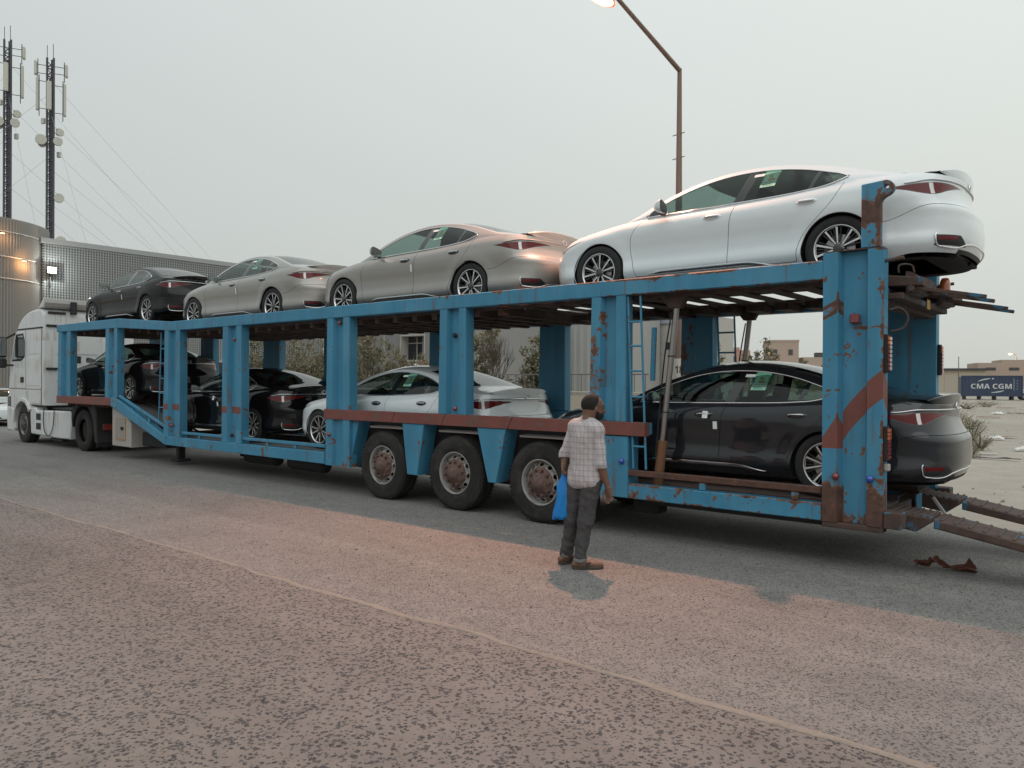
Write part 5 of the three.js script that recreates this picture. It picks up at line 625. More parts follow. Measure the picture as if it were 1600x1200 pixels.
  const hubM = (() => { const t = dataTex(128, 128, (i, j, o) => { const n = fbm(i / 9, j / 9, 4), k = 0.5 + n; o[0] = toS(0.115 * k); o[1] = toS(0.068 * k); o[2] = toS(0.056 * k); }); return std(t, 0.75); })(); const rimM = (() => { const t = dataTex(128, 128, (i, j, o) => { const n = fbm(i / 14, j / 14, 4), k = 0.75 + 0.4 * n, w = sstep(0.6, 0.7, fbm(i / 10 + 50, j / 10, 4)); o[0] = toS(lerp(0.32 * k, 0.15, w)); o[1] = toS(lerp(0.32 * k, 0.105, w)); o[2] = toS(lerp(0.315 * k, 0.085, w)); }); return std(t, 0.5); })();
  var truckWheel = (x, z, s, par, spin, dx = 0, dz = 0, hubMat = hubM) => { const w = part('wheel', drum, TM.black, par); w.position.set(x - dx, R, z - dz); w.rotation.y = s < 0 ? Math.PI : 0; w.rotateZ(spin); part('tyre', tyG, tyreM, w); part('rim', rim, rimM, w); part('wheel_disc', dg, rimM, w); part('hub', hub, hubMat, w); const b = part('wheel_bolts', merge(bolts), hubMat, w); b.userData.kind = 'stuff'; return w; };
  [-8.97, -7.45, -5.95].forEach((x, i) => { truckWheel(x, -0.185, 1, trailer, i * 0.5, TX, TZ); truckWheel(x, ZF + 0.185, -1, trailer, i * 0.8, TX, TZ); tp('axle', bar([x, R, -0.3], [x, R, -2.2], 0.07, 12), TM.black); tp('inner_guard', cb(x - 0.42, x + 0.42, 1.07, 1.10, -0.14, -0.34, 0.01), TM.grey); tp('inner_guard', cb(x - 0.42, x + 0.42, 1.07, 1.10, -2.14, -2.34, 0.01), TM.grey); });
}
// ---------------------------------------------------------------- the eight cars
const paintOf = (c, metal, rough, spec = 0.5) => mat(c, rough, metal, { clearcoat: 1, clearcoatRoughness: 0.03, specularIntensity: spec });
const blackPaint = mat([0.003, 0.003, 0.0035], 0.6, 0, { clearcoat: 0.65, clearcoatRoughness: 0.03, specularIntensity: 0 });
const PAINT = { white: paintOf([0.67, 0.715, 0.73], 0.05, 0.35), silver: paintOf([0.30, 0.287, 0.268], 0.5, 0.4), black: blackPaint, grey: paintOf([0.015, 0.0175, 0.022], 0.3, 0.45, 0.3) };
const ZC = -1.25, ZL = -1.30;
const carAt = (paint, label, hubX, y, opt, z = ZC, pitch = 0) => { const c = makeCar(paint, label, [hubX - 0.985 + 2.49, y, z], 0, opt); c.rotation.z = pitch; return c; };
carAt(PAINT.white, 'pearl white saloon at the tail end of the upper deck, behind the hook plate', -5.29, 2.83, { paper: 1, spin: 0.2, handle: PAINT.white, cup: PAINT.white, boot: PAINT.white });
carAt(PAINT.silver, 'silver beige saloon on the upper deck right in front of the white car', -10.34, 2.83, { paper: 1, edge: 1, spin: 0.5, boot: PAINT.silver });
carAt(PAINT.silver, 'silver beige saloon on the upper deck, right behind the black car', -15.27, 2.83, { paper: 1, edge: 1, spin: 0.9, boot: PAINT.silver });
carAt(PAINT.black, 'black saloon at the front of the upper deck above the white truck cab', -20.20, 3.04, { edge: 1, spin: 0.3 });
carAt(PAINT.grey, 'dark grey saloon at the rear of the lower deck beside the ladder', -5.40, 0.62, { paper: 1, tape: 1, spin: 0.1 }, ZL);
carAt(PAINT.white, 'white saloon on the lower deck above the trailer wheels', -11.05, 0.62, { paper: 1, spin: 0.4, boot: CM.chrome }, ZL);
carAt(PAINT.black, 'black saloon on the lower deck between the sloping neck and the white saloon', -16.00, 0.62, { tape: 1, spin: 0.7 }, ZL);
carAt(PAINT.black, 'black saloon on the raised neck of the lower deck behind the truck cab', -21.12, 1.26, { tape: 0, spin: 0.2 }, ZL);
// ---------------------------------------------------------------- white tractor unit
{
  const X0 = -22.8, Z0 = -1.5, zn = -0.27, zf = -2.75;
  const t = thing('tractor_truck', 'white tractor unit with sleeper cab coupled to the front of the blue trailer', 'truck', [X0, 0, Z0]);
  const dirt = dataTex(512, 512, (i, j, o) => { const x = i / 64, y = j / 64, n = fbm(x, y, 4), s = fbm(x * 5, y * 0.5 + 4, 3), g = sstep(0.52, 0.75, 0.5 * n + 0.5 * s), k = 0.93 + 0.1 * n; o[0] = toS(lerp(0.60 * k, 0.44, g)); o[1] = toS(lerp(0.61 * k, 0.41, g)); o[2] = toS(lerp(0.61 * k, 0.375, g)); }); dirt.repeat.set(0.35, 0.35); const wp = new THREE.MeshPhysicalMaterial({ map: dirt, roughness: 0.42, clearcoat: 0.5, clearcoatRoughness: 0.2, side: THREE.DoubleSide }), wp2 = mat([0.60, 0.60, 0.585], 0.55), blk = mat([0.014, 0.014, 0.015], 0.7), gl = mat([0.03, 0.04, 0.042], 0.05, 0.1, { clearcoat: 1 }), gr = mat([0.20, 0.18, 0.165], 0.7), red = mat([0.22, 0.02, 0.015], 0.4);
  const q = (n, g, m, par = t, l) => { const o = part(n, g, m, par, l); if (par === t) o.position.set(-X0, 0, -Z0); return o; };
  const ex = (s, z0, z1, b, seg = 3) => { const g = new THREE.ExtrudeGeometry(s, { depth: Math.abs(z1 - z0) - 2 * b, bevelEnabled: true, bevelThickness: b, bevelSize: b, bevelOffset: -b, bevelSegments: seg, curveSegments: 16 }); g.translate(0, 0, Math.min(z0, z1) + b); return muv(g); };
  const s = new THREE.Shape(); s.moveTo(-23.2, 1.08); s.lineTo(-23.2, 3.55); s.quadraticCurveTo(-23.22, 3.74, -23.45, 3.75); s.lineTo(-24.05, 3.72); s.quadraticCurveTo(-24.85, 3.62, -25.15, 3.2); s.lineTo(-25.62, 2.25); s.quadraticCurveTo(-25.8, 1.8, -25.8, 1.4); s.lineTo(-25.8, 0.5); s.quadraticCurveTo(-25.8, 0.36, -25.66, 0.36); s.lineTo(-25.28, 0.36); s.lineTo(-25.24, 0.55); s.absarc(-24.6, 0.53, 0.63, Math.PI - 0.05, 1.05, true); s.lineTo(-23.95, 1.08);
  const cab = q('cab', ex(s, zn, zf, 0.07), wp);
  q('roof_seam', cb(-25.05, -23.22, 3.19, 3.235, zn - 0.03, zn + 0.012), blk); q('sun_visor', prism([[-25.45, 3.02], [-25.12, 3.28], [-25.0, 3.3], [-25.2, 3.1]], zn - 0.1, zf + 0.1), blk);
  q('door_seam', cb(-24.41, -24.4, 1.5, 3.18, zn - 0.02, zn + 0.004), blk); q('door_seam', cb(-25.7, -23.25, 1.515, 1.53, zn - 0.02, zn + 0.004), blk); q('door_seam', cb(-23.25, -23.24, 1.1, 3.18, zn - 0.02, zn + 0.004), blk);
  const dr = q('door', prism([[-25.66, 1.55], [-25.60, 2.22], [-25.20, 3.14], [-24.43, 3.16], [-24.43, 1.55]], zn + 0.012, zn - 0.05, 0.006), wp); part('side_window', prism([[-25.40, 2.36], [-25.12, 3.03], [-24.62, 3.05], [-24.5, 2.85], [-24.5, 2.46], [-24.75, 2.36]], zn + 0.02, zn - 0.02, 0.006), gl, dr); part('window_seal', prism([[-25.46, 2.31], [-25.14, 3.08], [-24.58, 3.1], [-24.45, 2.88], [-24.45, 2.42], [-24.74, 2.31]], zn + 0.016, zn - 0.02, 0.004), blk, dr); part('door_handle', cb(-24.75, -24.53, 1.70, 1.86, zn, zn + 0.03, 0.02), blk, dr);
  q('sleeper_panel', prism([[-24.33, 1.62], [-24.33, 2.42], [-23.42, 2.42], [-23.42, 1.62]], zn + 0.011, zn - 0.02, 0.006), wp); q('locker_lid', prism([[-24.33, 2.5], [-24.33, 3.1], [-23.36, 3.1], [-23.36, 2.5]], zn + 0.008, zn - 0.02, 0.004), wp);
  q('fender', (() => { const f = new THREE.Shape(); f.moveTo(-25.33, 0.6); f.absarc(-24.6, 0.53, 0.745, Math.PI - 0.1, 0.62, true); f.lineTo(-24.1, 0.88); f.absarc(-24.6, 0.53, 0.635, 0.72, Math.PI - 0.1, false); return ex(f, zn + 0.05, zn - 0.4, 0.015, 1); })(), wp);
  q('bumper', prism([[-25.84, 0.30], [-25.36, 0.30], [-25.30, 0.95], [-25.84, 1.05]], zn + 0.02, zf - 0.02, 0.04), wp); q('headlamp', cb(-25.83, -25.55, 0.98, 1.32, zn - 0.1, zn + 0.014, 0.03), gl);
  const mi = q('wing_mirror', cb(-25.62, -25.42, 2.42, 3.02, zn + 0.14, zn + 0.36, 0.05), blk); part('lower_mirror', cb(-25.62, -25.42, 2.12, 2.40, zn + 0.14, zn + 0.34, 0.05), blk, mi); part('mirror_arm', merge([bar([-25.5, 2.95, zn + 0.2], [-25.2, 3.12, zn], 0.03, 6), bar([-25.5, 2.2, zn + 0.2], [-25.35, 2.2, zn], 0.03, 6)]), blk, mi); part('mirror_glass', cb(-25.418, -25.41, 2.47, 2.97, zn + 0.17, zn + 0.33, 0.003), mat([0.3, 0.32, 0.33], 0.1, 1), mi);
  // rear wall with pressings, vents, roof deflector
  for (const [y0, y1, a, b] of [[2.5, 3.1, -0.62, -1.02], [2.5, 3.1, -1.12, -1.72], [2.5, 3.1, -1.82, -2.5], [1.75, 2.35, -0.62, -1.02], [1.95, 2.35, -1.12, -2.5], [1.35, 1.8, -1.12, -2.5], [3.2, 3.55, -0.95, -2.6]]) q('wall_pressing', cb(-23.203, -23.185, y0, y1, a, b, 0.008), wp); for (const [y, a, b] of [[3.24, -0.36, -0.78], [2.06, -0.36, -0.72], [3.6, -0.4, -0.85]]) q('vent', cb(-23.2, -23.15, y, y + 0.06, a, b, 0.01), blk); q('latch', cb(-23.2, -23.17, 2.25, 2.45, -1.15, -1.25, 0.01), blk);
  q('roof_deflector', prism([[-23.5, 3.74], [-23.17, 3.76], [-23.10, 3.99], [-23.16, 4.0]], zn, zf, 0.015), wp2); q('deflector_back', cb(-23.155, -23.13, 3.78, 3.96, zn - 0.04, zf + 0.04, 0.006), gr); q('deflector_bracket', cb(-23.16, -23.06, 3.6, 3.95, -0.95, -1.1, 0.01), blk);
  // chassis, side skirt, fifth wheel
  for (const z of [-1.1, -1.9]) q('chassis_rail', cb(-25.2, -19.5, 0.70, 0.96, z - 0.05, z + 0.05), blk); q('deck_plate', cb(-23.1, -21.2, 0.98, 1.02, -0.5, -2.5), blk); q('fifth_wheel', cb(-21.0, -20.1, 1.02, 1.15, -1.05, -1.95, 0.04), blk);
  const sk = q('side_skirt', prism([[-24.02, 0.28], [-24.1, 1.0], [-23.75, 1.02], [-23.6, 0.94], [-21.2, 0.97], [-21.38, 0.25], [-22.2, 0.24]], zn - 0.005, zn - 0.32, 0.03), wp); for (const y of [0.42, 0.68]) part('step', cb(-23.62, -23.3, y, y + 0.18, zn - 0.02, zn + 0.004, 0.01), blk, sk); q('far_skirt', prism([[-24.02, 0.28], [-24.1, 1.0], [-21.2, 0.97], [-21.38, 0.25]], zf + 0.005, zf + 0.32, 0.03), wp);
  q('hanging_cable', tube([[-23.0, 1.02, zn + 0.02], [-23.02, 0.7, zn + 0.03], [-22.9, 0.36, zn + 0.03], [-22.6, 0.3, zn + 0.03], [-22.35, 0.55, zn + 0.03], [-22.3, 1.0, zn + 0.02]], 0.012, 5, 30), blk); q('under_step', cb(-22.9, -22.1, 0.14, 0.22, zn - 0.1, zn - 0.3, 0.02), blk); q('exhaust_box', cb(-25.2, -24.0, 0.3, 0.6, -1.0, -2.2, 0.05), blk);
  for (const [a, b] of [[zn - 0.01, zn - 0.7], [zf + 0.01, zf + 0.7]]) { const f = new THREE.Shape(); f.moveTo(-21.28, 0.62); f.absarc(-20.57, 0.52, 0.64, Math.PI - 0.1, 0.1, true); f.lineTo(-19.86, 0.25); f.lineTo(-19.72, 0.25); f.lineTo(-19.82, 1.08); f.lineTo(-20.2, 1.27); f.lineTo(-20.95, 1.27); f.lineTo(-21.3, 1.0); q('mudguard', ex(f, a, b, 0.02, 1), blk); q('mud_flap', cb(-19.82, -19.79, 0.14, 1.0, a - Math.sign(a - b) * 0.02, b, 0.005), blk); }
  q('rear_bar', cb(-19.75, -19.6, 0.55, 0.72, -0.4, -2.6, 0.02), blk); for (const z of [-0.6, -2.4]) { const l = q('rear_lamp', cb(-19.602, -19.57, 0.56, 0.71, z - 0.22, z + 0.22, 0.01), red); part('clear_lens', cb(-19.57, -19.56, 0.58, 0.69, z - 0.2, z - 0.06, 0.004), mat([0.3, 0.28, 0.26], 0.3), l); }
  const dh = mat([0.10, 0.095, 0.09], 0.6, 0.4); for (const [z, sg] of [[zn - 0.165, 1], [zf + 0.165, -1]]) truckWheel(-24.6, z, sg, t, 0.4, X0, Z0, dh); for (const [z, sg] of [[zn - 0.165, -1], [zn - 0.50, 1], [zf + 0.165, 1], [zf + 0.50, -1]]) truckWheel(-20.57, z, sg, t, 0.2, X0, Z0, dh); for (const x of [-24.6, -20.57]) q('axle', bar([x, 0.52, -0.5], [x, 0.52, -2.5], 0.08, 10), blk);
}
// ---------------------------------------------------------------- surfaces from distance fields
function nets(fn, lo, hi, cell) {
  const nx = Math.ceil((hi[0] - lo[0]) / cell) + 1, ny = Math.ceil((hi[1] - lo[1]) / cell) + 1, nz = Math.ceil((hi[2] - lo[2]) / cell) + 1, D = new Float32Array(nx * ny * nz), id = (i, j, k) => (k * ny + j) * nx + i;
  for (let k = 0; k < nz; k++) for (let j = 0; j < ny; j++) for (let i = 0; i < nx; i++) D[id(i, j, k)] = fn(lo[0] + i * cell, lo[1] + j * cell, lo[2] + k * cell);
  const vi = new Int32Array(nx * ny * nz).fill(-1), P = [], I = [];
  for (let k = 0; k < nz - 1; k++) for (let j = 0; j < ny - 1; j++) for (let i = 0; i < nx - 1; i++) {
    let n = 0, x = 0, y = 0, z = 0, m = 0; const c = []; for (let e = 0; e < 8; e++) { const v = D[id(i + (e & 1), j + (e >> 1 & 1), k + (e >> 2))]; c.push(v); if (v < 0) m++; } if (m === 0 || m === 8) continue;
    for (let a = 0; a < 8; a++) for (const bit of [1, 2, 4]) { if (a & bit) continue; const b = a | bit; if ((c[a] < 0) !== (c[b] < 0)) { const t = c[a] / (c[a] - c[b]); x += (a & 1) + (bit === 1 ? t : 0); y += (a >> 1 & 1) + (bit === 2 ? t : 0); z += (a >> 2) + (bit === 4 ? t : 0); n++; } }
    vi[id(i, j, k)] = P.length / 3; P.push(lo[0] + (i + x / n) * cell, lo[1] + (j + y / n) * cell, lo[2] + (k + z / n) * cell);
  }
  const quad = (a, b, c, d, f) => { if (a < 0 || b < 0 || c < 0 || d < 0) return; if (f) I.push(a, b, c, a, c, d); else I.push(a, c, b, a, d, c); };
  for (let k = 1; k < nz - 1; k++) for (let j = 1; j < ny - 1; j++) for (let i = 1; i < nx - 1; i++) { const s = D[id(i, j, k)] < 0; if (s !== D[id(i + 1, j, k)] < 0) quad(vi[id(i, j - 1, k - 1)], vi[id(i, j, k - 1)], vi[id(i, j, k)], vi[id(i, j - 1, k)], s); if (s !== D[id(i, j + 1, k)] < 0) quad(vi[id(i - 1, j, k - 1)], vi[id(i - 1, j, k)], vi[id(i, j, k)], vi[id(i, j, k - 1)], s); if (s !== D[id(i, j, k + 1)] < 0) quad(vi[id(i - 1, j - 1, k)], vi[id(i, j - 1, k)], vi[id(i, j, k)], vi[id(i - 1, j, k)], s); }
  const g = new THREE.BufferGeometry(); g.setAttribute('position', new THREE.Float32BufferAttribute(P, 3)); g.setIndex(I); g.computeVertexNormals(); return g;
}
const smin = (a, b, k) => { const h = Math.max(k - Math.abs(a - b), 0) / k; return Math.min(a, b) - h * h * k * 0.25; };
function cap(x, y, z, a, b, ra, rb) { const dx = b[0] - a[0], dy = b[1] - a[1], dz = b[2] - a[2], t = clamp(((x - a[0]) * dx + (y - a[1]) * dy + (z - a[2]) * dz) / (dx * dx + dy * dy + dz * dz)); return Math.hypot(x - a[0] - dx * t, y - a[1] - dy * t, z - a[2] - dz * t) - lerp(ra, rb, t); }
const ell = (x, y, z, c, r) => { const k = Math.hypot((x - c[0]) / r[0], (y - c[1]) / r[1], (z - c[2]) / r[2]); return (k - 1) * Math.min(r[0], r[1], r[2]); };
const chain = (x, y, z, list, k) => { let d = 9; for (const [a, b, ra, rb] of list) d = smin(d, cap(x, y, z, a, b, ra, rb), k); return d; };
// ---------------------------------------------------------------- the man with the blue bag
{
  const man = thing('person', 'man in a checked shirt, grey trousers and sandals, seen from behind looking right', 'person', [-4.22, 0, 1.58], 0.6905);
  const skin = mat([0.15, 0.076, 0.050], 0.6), hairM = mat([0.007, 0.006, 0.0055], 0.9, 0), trou = (() => { const tx = dataTex(256, 256, (i, j, o) => { const n = fbm(i / 40, j / 40, 4), w = ((i + j * 3) % 4) / 4, k = 0.75 + 0.4 * n + 0.12 * w; o[0] = toS(0.052 * k); o[1] = toS(0.049 * k); o[2] = toS(0.051 * k); }); tx.repeat.set(2.5, 2.5); return std(tx, 0.9); })();
  const shirtM = (() => { const S = 512, tx = dataTex(S, S, (i, j, o) => { const st = (u) => { const t = ((u % 64) + 64) % 64; return (t < 20 ? 1 : 0) + (t > 40 && t < 45 ? 0.7 : 0); }, a = st(i), b = st(j), n = fbm(i / 30, j / 30, 3), k = 0.92 + 0.14 * n + 0.05 * ((i + j) % 2), d = 1 - 0.19 * a - 0.19 * b; o[0] = toS(0.43 * k * lerp(d, 1, 0.2)); o[1] = toS(0.40 * k * lerp(d, 1, 0.1)); o[2] = toS(0.405 * k * lerp(d, 1, 0.16)); }); tx.repeat.set(1 / 0.42, 1 / 0.42); return std(tx, 0.95); })();
  const SR = [0.160, 1.335, 0.045], SL = [-0.030, 1.355, -0.145], NB = [0.08, 1.41, -0.06], HR = [0.115, 0.86, 0.0], HL = [-0.015, 0.865, -0.11], KR = [0.05, 0.45, 0.01], KL = [-0.065, 0.46, -0.13], AR = [0.0, 0.085, 0.03], AL = [-0.115, 0.09, -0.19];
  const ER = [0.188, 1.02, 0.09], WR = [0.262, 0.79, 0.08], EL = [-0.135, 1.10, -0.16], WL = [-0.15, 0.99, -0.13], C1 = [0.065, 1.25, -0.04], PV = [0.05, 0.88, -0.05];
  const mid3 = (a, b, t) => [lerp(a[0], b[0], t), lerp(a[1], b[1], t), lerp(a[2], b[2], t)];
  const torso = (x, y, z, e) => { let d = cap(x, y, z, SL, SR, 0.062 + e, 0.062 + e); d = smin(d, cap(x, y, z, mid3(SL, SR, 0.25), mid3(HL, HR, 0.1), 0.085 + e, 0.085 + e), 0.06); d = smin(d, cap(x, y, z, mid3(SL, SR, 0.75), mid3(HL, HR, 0.9), 0.085 + e, 0.085 + e), 0.06); return smin(d, cap(x, y, z, C1, PV, 0.105 + e, 0.105 + e), 0.05); };
  const legs = (x, y, z, e) => { let d = smin(cap(x, y, z, HR, KR, 0.095 + e, 0.062 + e), cap(x, y, z, KR, AR, 0.060 + e, 0.038 + e), 0.03); const l = smin(cap(x, y, z, HL, KL, 0.095 + e, 0.062 + e), cap(x, y, z, KL, AL, 0.060 + e, 0.038 + e), 0.03); d = smin(d, l, 0.02); return smin(d, cap(x, y, z, HL, HR, 0.11 + e, 0.11 + e), 0.05); };
  const arms = (x, y, z, e) => Math.min(smin(cap(x, y, z, SR, ER, 0.056 + e, 0.044 + e), cap(x, y, z, ER, WR, 0.043 + e, 0.028 + e), 0.02), smin(cap(x, y, z, SL, EL, 0.056 + e, 0.044 + e), cap(x, y, z, EL, WL, 0.043 + e, 0.028 + e), 0.02));
  const FR = [[[-0.045, 0.05, 0.03], [0.20, 0.035, 0.0], 0.036, 0.028]], FL = [[[-0.17, 0.05, -0.17], [0.02, 0.035, -0.30], 0.036, 0.028]];
  const body = nets((x, y, z) => { let d = smin(torso(x, y, z, -0.012), legs(x, y, z, -0.012), 0.04); d = smin(d, arms(x, y, z, 0), 0.03); d = smin(d, cap(x, y, z, NB, [0.105, 1.50, -0.055], 0.058, 0.052), 0.04); return smin(d, Math.min(smin(cap(x, y, z, AR, [0.02, 0.05, 0.025], 0.035, 0.034), chain(x, y, z, FR, 0.02), 0.03), smin(cap(x, y, z, AL, [-0.12, 0.05, -0.2], 0.035, 0.034), chain(x, y, z, FL, 0.02), 0.03)), 0.01); }, [-0.32, -0.005, -0.42], [0.40, 1.56, 0.24], 0.013);
  // head, facing right and a little away
  const fa = -0.22, fx = Math.cos(fa), fz = Math.sin(fa), HC = [0.128, 1.56, -0.055], HS = 1.07, PT = -0.14, cP = Math.cos(PT), sP = Math.sin(PT), loc = (x, y, z) => { const a = (x - HC[0]) / HS, c = (z - HC[2]) / HS, f = a * fx + c * fz, u = (y - HC[1]) / HS; return [f * cP + u * sP, u * cP - f * sP, -a * fz + c * fx]; }; // [forward, up, side]
  const cran = (p, e) => ell(p[0], p[1], p[2], [-0.012, 0.018, 0], [0.098 + e, 0.092 + e, 0.077 + e]), jaw = (p, e) => ell(p[0], p[1], p[2], [0.035, -0.062, 0], [0.062 + e, 0.058 + e, 0.055 + e]);
  const face = p => { let d = smin(cran(p, 0), jaw(p, 0), 0.05); d = smin(d, cap(p[0], p[1], p[2], [0.082, 0.012, 0], [0.112, -0.024, 0], 0.008, 0.013), 0.02); d = smin(d, cap(p[0], p[1], p[2], [0.076, 0.026, -0.03], [0.076, 0.026, 0.03], 0.012, 0.012), 0.02); for (const s of [-1, 1]) { d = smin(d, ell(p[0], p[1], p[2], [0.008, -0.012, s * 0.078], [0.018, 0.032, 0.010]), 0.008); d = smin(d, ell(p[0], p[1], p[2], [0.066, 0.012, s * 0.032], [0.014, 0.011, 0.014]), 0.006); } d = smin(d, cap(p[0], p[1], p[2], [0.085, -0.056, -0.018], [0.085, -0.056, 0.018], 0.010, 0.010), 0.012); return smin(d, cap(p[0], p[1], p[2], [-0.028, -0.05, 0], [-0.04, -0.13, 0], 0.055, 0.056), 0.04); };
  const lo = [HC[0] - 0.16, HC[1] - 0.13, HC[2] - 0.14], hi = [HC[0] + 0.16, HC[1] + 0.14, HC[2] + 0.14];
  const head = nets((x, y, z) => face(loc(x, y, z)), lo, hi, 0.0045);
  const hairF = p => { const n = 0.0025 * (vn(p[0] * 220 + 4, p[1] * 220 + p[2] * 160) - 0.5), u = p[1], s = Math.abs(p[2]); const front = 0.010 + 0.22 * Math.max(0, u - 0.01) + 0.5 * Math.max(0, 0.03 - s) * sstep(0.06, 0.1, u) + (u < -0.01 ? (u + 0.01) * 0.9 : 0); return Math.max(cran(p, 0.0065 + n), p[0] - front, -(u + 0.070 + 0.4 * Math.max(0, p[0])), -(face(p) + 0.006)); };
  const beardF = p => { const n = 0.003 * (vn(p[0] * 260, p[1] * 260 + p[2] * 190) - 0.5); const j = smin(jaw(p, 0.0055 + n), ell(p[0], p[1], p[2], [0.066, -0.082, 0], [0.034, 0.045, 0.036]), 0.03), side = ell(p[0], p[1], p[2], [0.020, -0.042, 0], [0.036, 0.058, 0.0655]); const upper = p[0] > 0.075 ? -0.038 : lerp(0.0, -0.050, clamp((p[0] - 0.012) / 0.06)); return Math.max(smin(j, side, 0.02), p[1] - upper, 0.006 - p[0], -(face(p) + 0.006)); };
  // hands
  const hand = (W, dir, curl, side, bend) => { const d = V(...dir).normalize(), s = V(...side).normalize(), n = d.clone().cross(s).normalize(), at = (a, b, c) => { const q = V(...W).addScaledVector(d, a).addScaledVector(s, b).addScaledVector(n, c); return [q.x, q.y, q.z]; }, L = []; const palm = []; for (let i = 0; i < 4; i++) { const b = -0.027 + i * 0.018; palm.push([at(0.0, b * 0.5, 0), at(0.082 - Math.abs(i - 1.3) * 0.004, b, 0), 0.016, 0.0125]); const len = [0.062, 0.074, 0.07, 0.054][i]; let a = curl * 0.7, p = [0.084 - Math.abs(i - 1.3) * 0.004, 0]; for (let k = 0; k < 3; k++) { const l = len * [0.45, 0.32, 0.25][k], e = [p[0] + Math.cos(a) * l, p[1] + Math.sin(a) * l]; L.push([at(p[0], b * (1 + 0.1 * k), p[1]), at(e[0], b * (1 + 0.1 * (k + 1)), e[1]), 0.0088 - k * 0.0007, 0.0082 - k * 0.0008]); a += curl; p = e; } }
    L.push([at(0.02, -0.03, 0.0), at(0.052, -0.050, 0.014 * bend), 0.013, 0.0105], [at(0.052, -0.050, 0.014 * bend), at(0.088, -0.046, 0.034 * bend), 0.0098, 0.0078]); return (x, y, z) => { let dd = 9; for (const c of palm) dd = smin(dd, cap(x, y, z, c[0], c[1], c[2], c[3]), 0.014); for (const c of L) dd = smin(dd, cap(x, y, z, c[0], c[1], c[2], c[3]), 0.0035); return smin(dd, cap(x, y, z, W, at(0.02, 0, 0), 0.026, 0.02), 0.02); }; };
  const hR = hand(WR, [0.10, -1, -0.06], 0.32, [0.72, 0.05, 0.69], 1), hL = hand(WL, [0.04, -1, 0.05], 1.25, [0.55, 0, -0.83], 1);
  const bx = (W, r) => [[W[0] - r, W[1] - 0.20, W[2] - r], [W[0] + r, W[1] + 0.03, W[2] + r]];
  const handR = nets(hR, ...bx(WR, 0.12), 0.004), handL = nets(hL, ...bx(WL, 0.12), 0.004);
  const root = part('body', merge([body, head, handR, handL]), skin, man);
  part('hair', nets((x, y, z) => hairF(loc(x, y, z)), lo, hi, 0.005), hairM, man); part('beard', nets((x, y, z) => beardF(loc(x, y, z)), lo, hi, 0.0045), hairM, man);
  const hp = (f0, u0, s0) => { const f = (f0 * cP - u0 * sP) * HS, u = (f0 * sP + u0 * cP) * HS, s = s0 * HS; return V(HC[0] + f * fx - s * fz, HC[1] + u, HC[2] + f * fz + s * fx); };
  const gl = []; for (const s of [-1, 1]) { const ring = []; for (let i = 0; i < 20; i++) { const a = i / 20 * 6.283; ring.push(hp(0.092 + 0.0, 0.010 + Math.sin(a) * 0.018, s * 0.034 + Math.cos(a) * 0.024)); } gl.push(tube(ring, 0.0022, 5, 40, true), tube([hp(0.092, 0.014, s * 0.058), hp(0.078, 0.016, s * 0.074), hp(0.01, 0.014, s * 0.084), hp(-0.004, 0.0, s * 0.084)], 0.0024, 5, 18)); } gl.push(tube([hp(0.094, 0.014, -0.011), hp(0.098, 0.017, 0), hp(0.094, 0.014, 0.011)], 0.0022, 5, 8)); part('glasses', merge(gl), mat([0.02, 0.015, 0.012], 0.3), man);
  const eyes = []; for (const s of [-1, 1]) { const e = new THREE.SphereGeometry(0.0095, 12, 8); const c = hp(0.074, 0.011, s * 0.032); e.translate(c.x, c.y, c.z); eyes.push(e); } for (const e of eyes) part('eye', e, mat([0.35, 0.33, 0.31], 0.2), man);
  // clothes
  const wr = (x, y, z) => 0.007 * (vn(x * 14 + 5, y * 9 + z * 12) - 0.5) + 0.006 * (vn((x + y * 0.6) * 26 + z * 20, (y - x * 0.4) * 11 + 3) - 0.5) + 0.003 * (vn(x * 50 + z * 44, y * 26) - 0.5);
  const sleeve = (x, y, z) => { const a = smin(cap(x, y, z, SR, ER, 0.062, 0.056), cap(x, y, z, ER, mid3(ER, WR, 0.14), 0.056, 0.052), 0.02), b = smin(cap(x, y, z, SL, EL, 0.062, 0.056), cap(x, y, z, EL, mid3(EL, WL, 0.25), 0.056, 0.052), 0.02); const ca = cap(x, y, z, mid3(ER, WR, 0.02), mid3(ER, WR, 0.16), 0.059, 0.057), cb_ = cap(x, y, z, mid3(EL, WL, 0.0), mid3(EL, WL, 0.3), 0.059, 0.057); const cutA = (y - lerp(ER[1], WR[1], 0.2)), cutB = (y - lerp(EL[1], WL[1], 0.4)); return Math.min(Math.max(Math.min(a, ca), -cutA), Math.max(Math.min(b, cb_), -cutB)); };
  const shirtD = (x, y, z) => { const fl = 0.015 + 0.024 * sstep(1.05, 0.78, y); let d = smin(torso(x, y, z, fl), sleeve(x, y, z), 0.025); d += 1.4 * wr(x, y, z); d = smin(d, cap(x, y, z, [0.07, 1.395, -0.058], SR, 0.055, 0.05), 0.03); d = smin(d, cap(x, y, z, [0.07, 1.395, -0.058], SL, 0.055, 0.05), 0.03); d = Math.max(d, (0.775 + 0.012 * Math.sin(x * 22) - y)); d = smin(d, cap(x, y, z, [0.075, 1.425, -0.06], [0.09, 1.462, -0.058], 0.076, 0.068), 0.02); return Math.max(d, -(cap(x, y, z, NB, [0.11, 1.56, -0.055], 0.058, 0.062)), y - 1.475); };
  const uvAround = (g, cx, cz) => { const p = g.attributes.position, u = new Float32Array(p.count * 2); for (let i = 0; i < p.count; i++) { const x = p.getX(i) - cx, z = p.getZ(i) - cz; u[2 * i] = Math.atan2(x, z) * 0.17; u[2 * i + 1] = p.getY(i); } g.setAttribute('uv', new THREE.BufferAttribute(u, 2)); return g; };
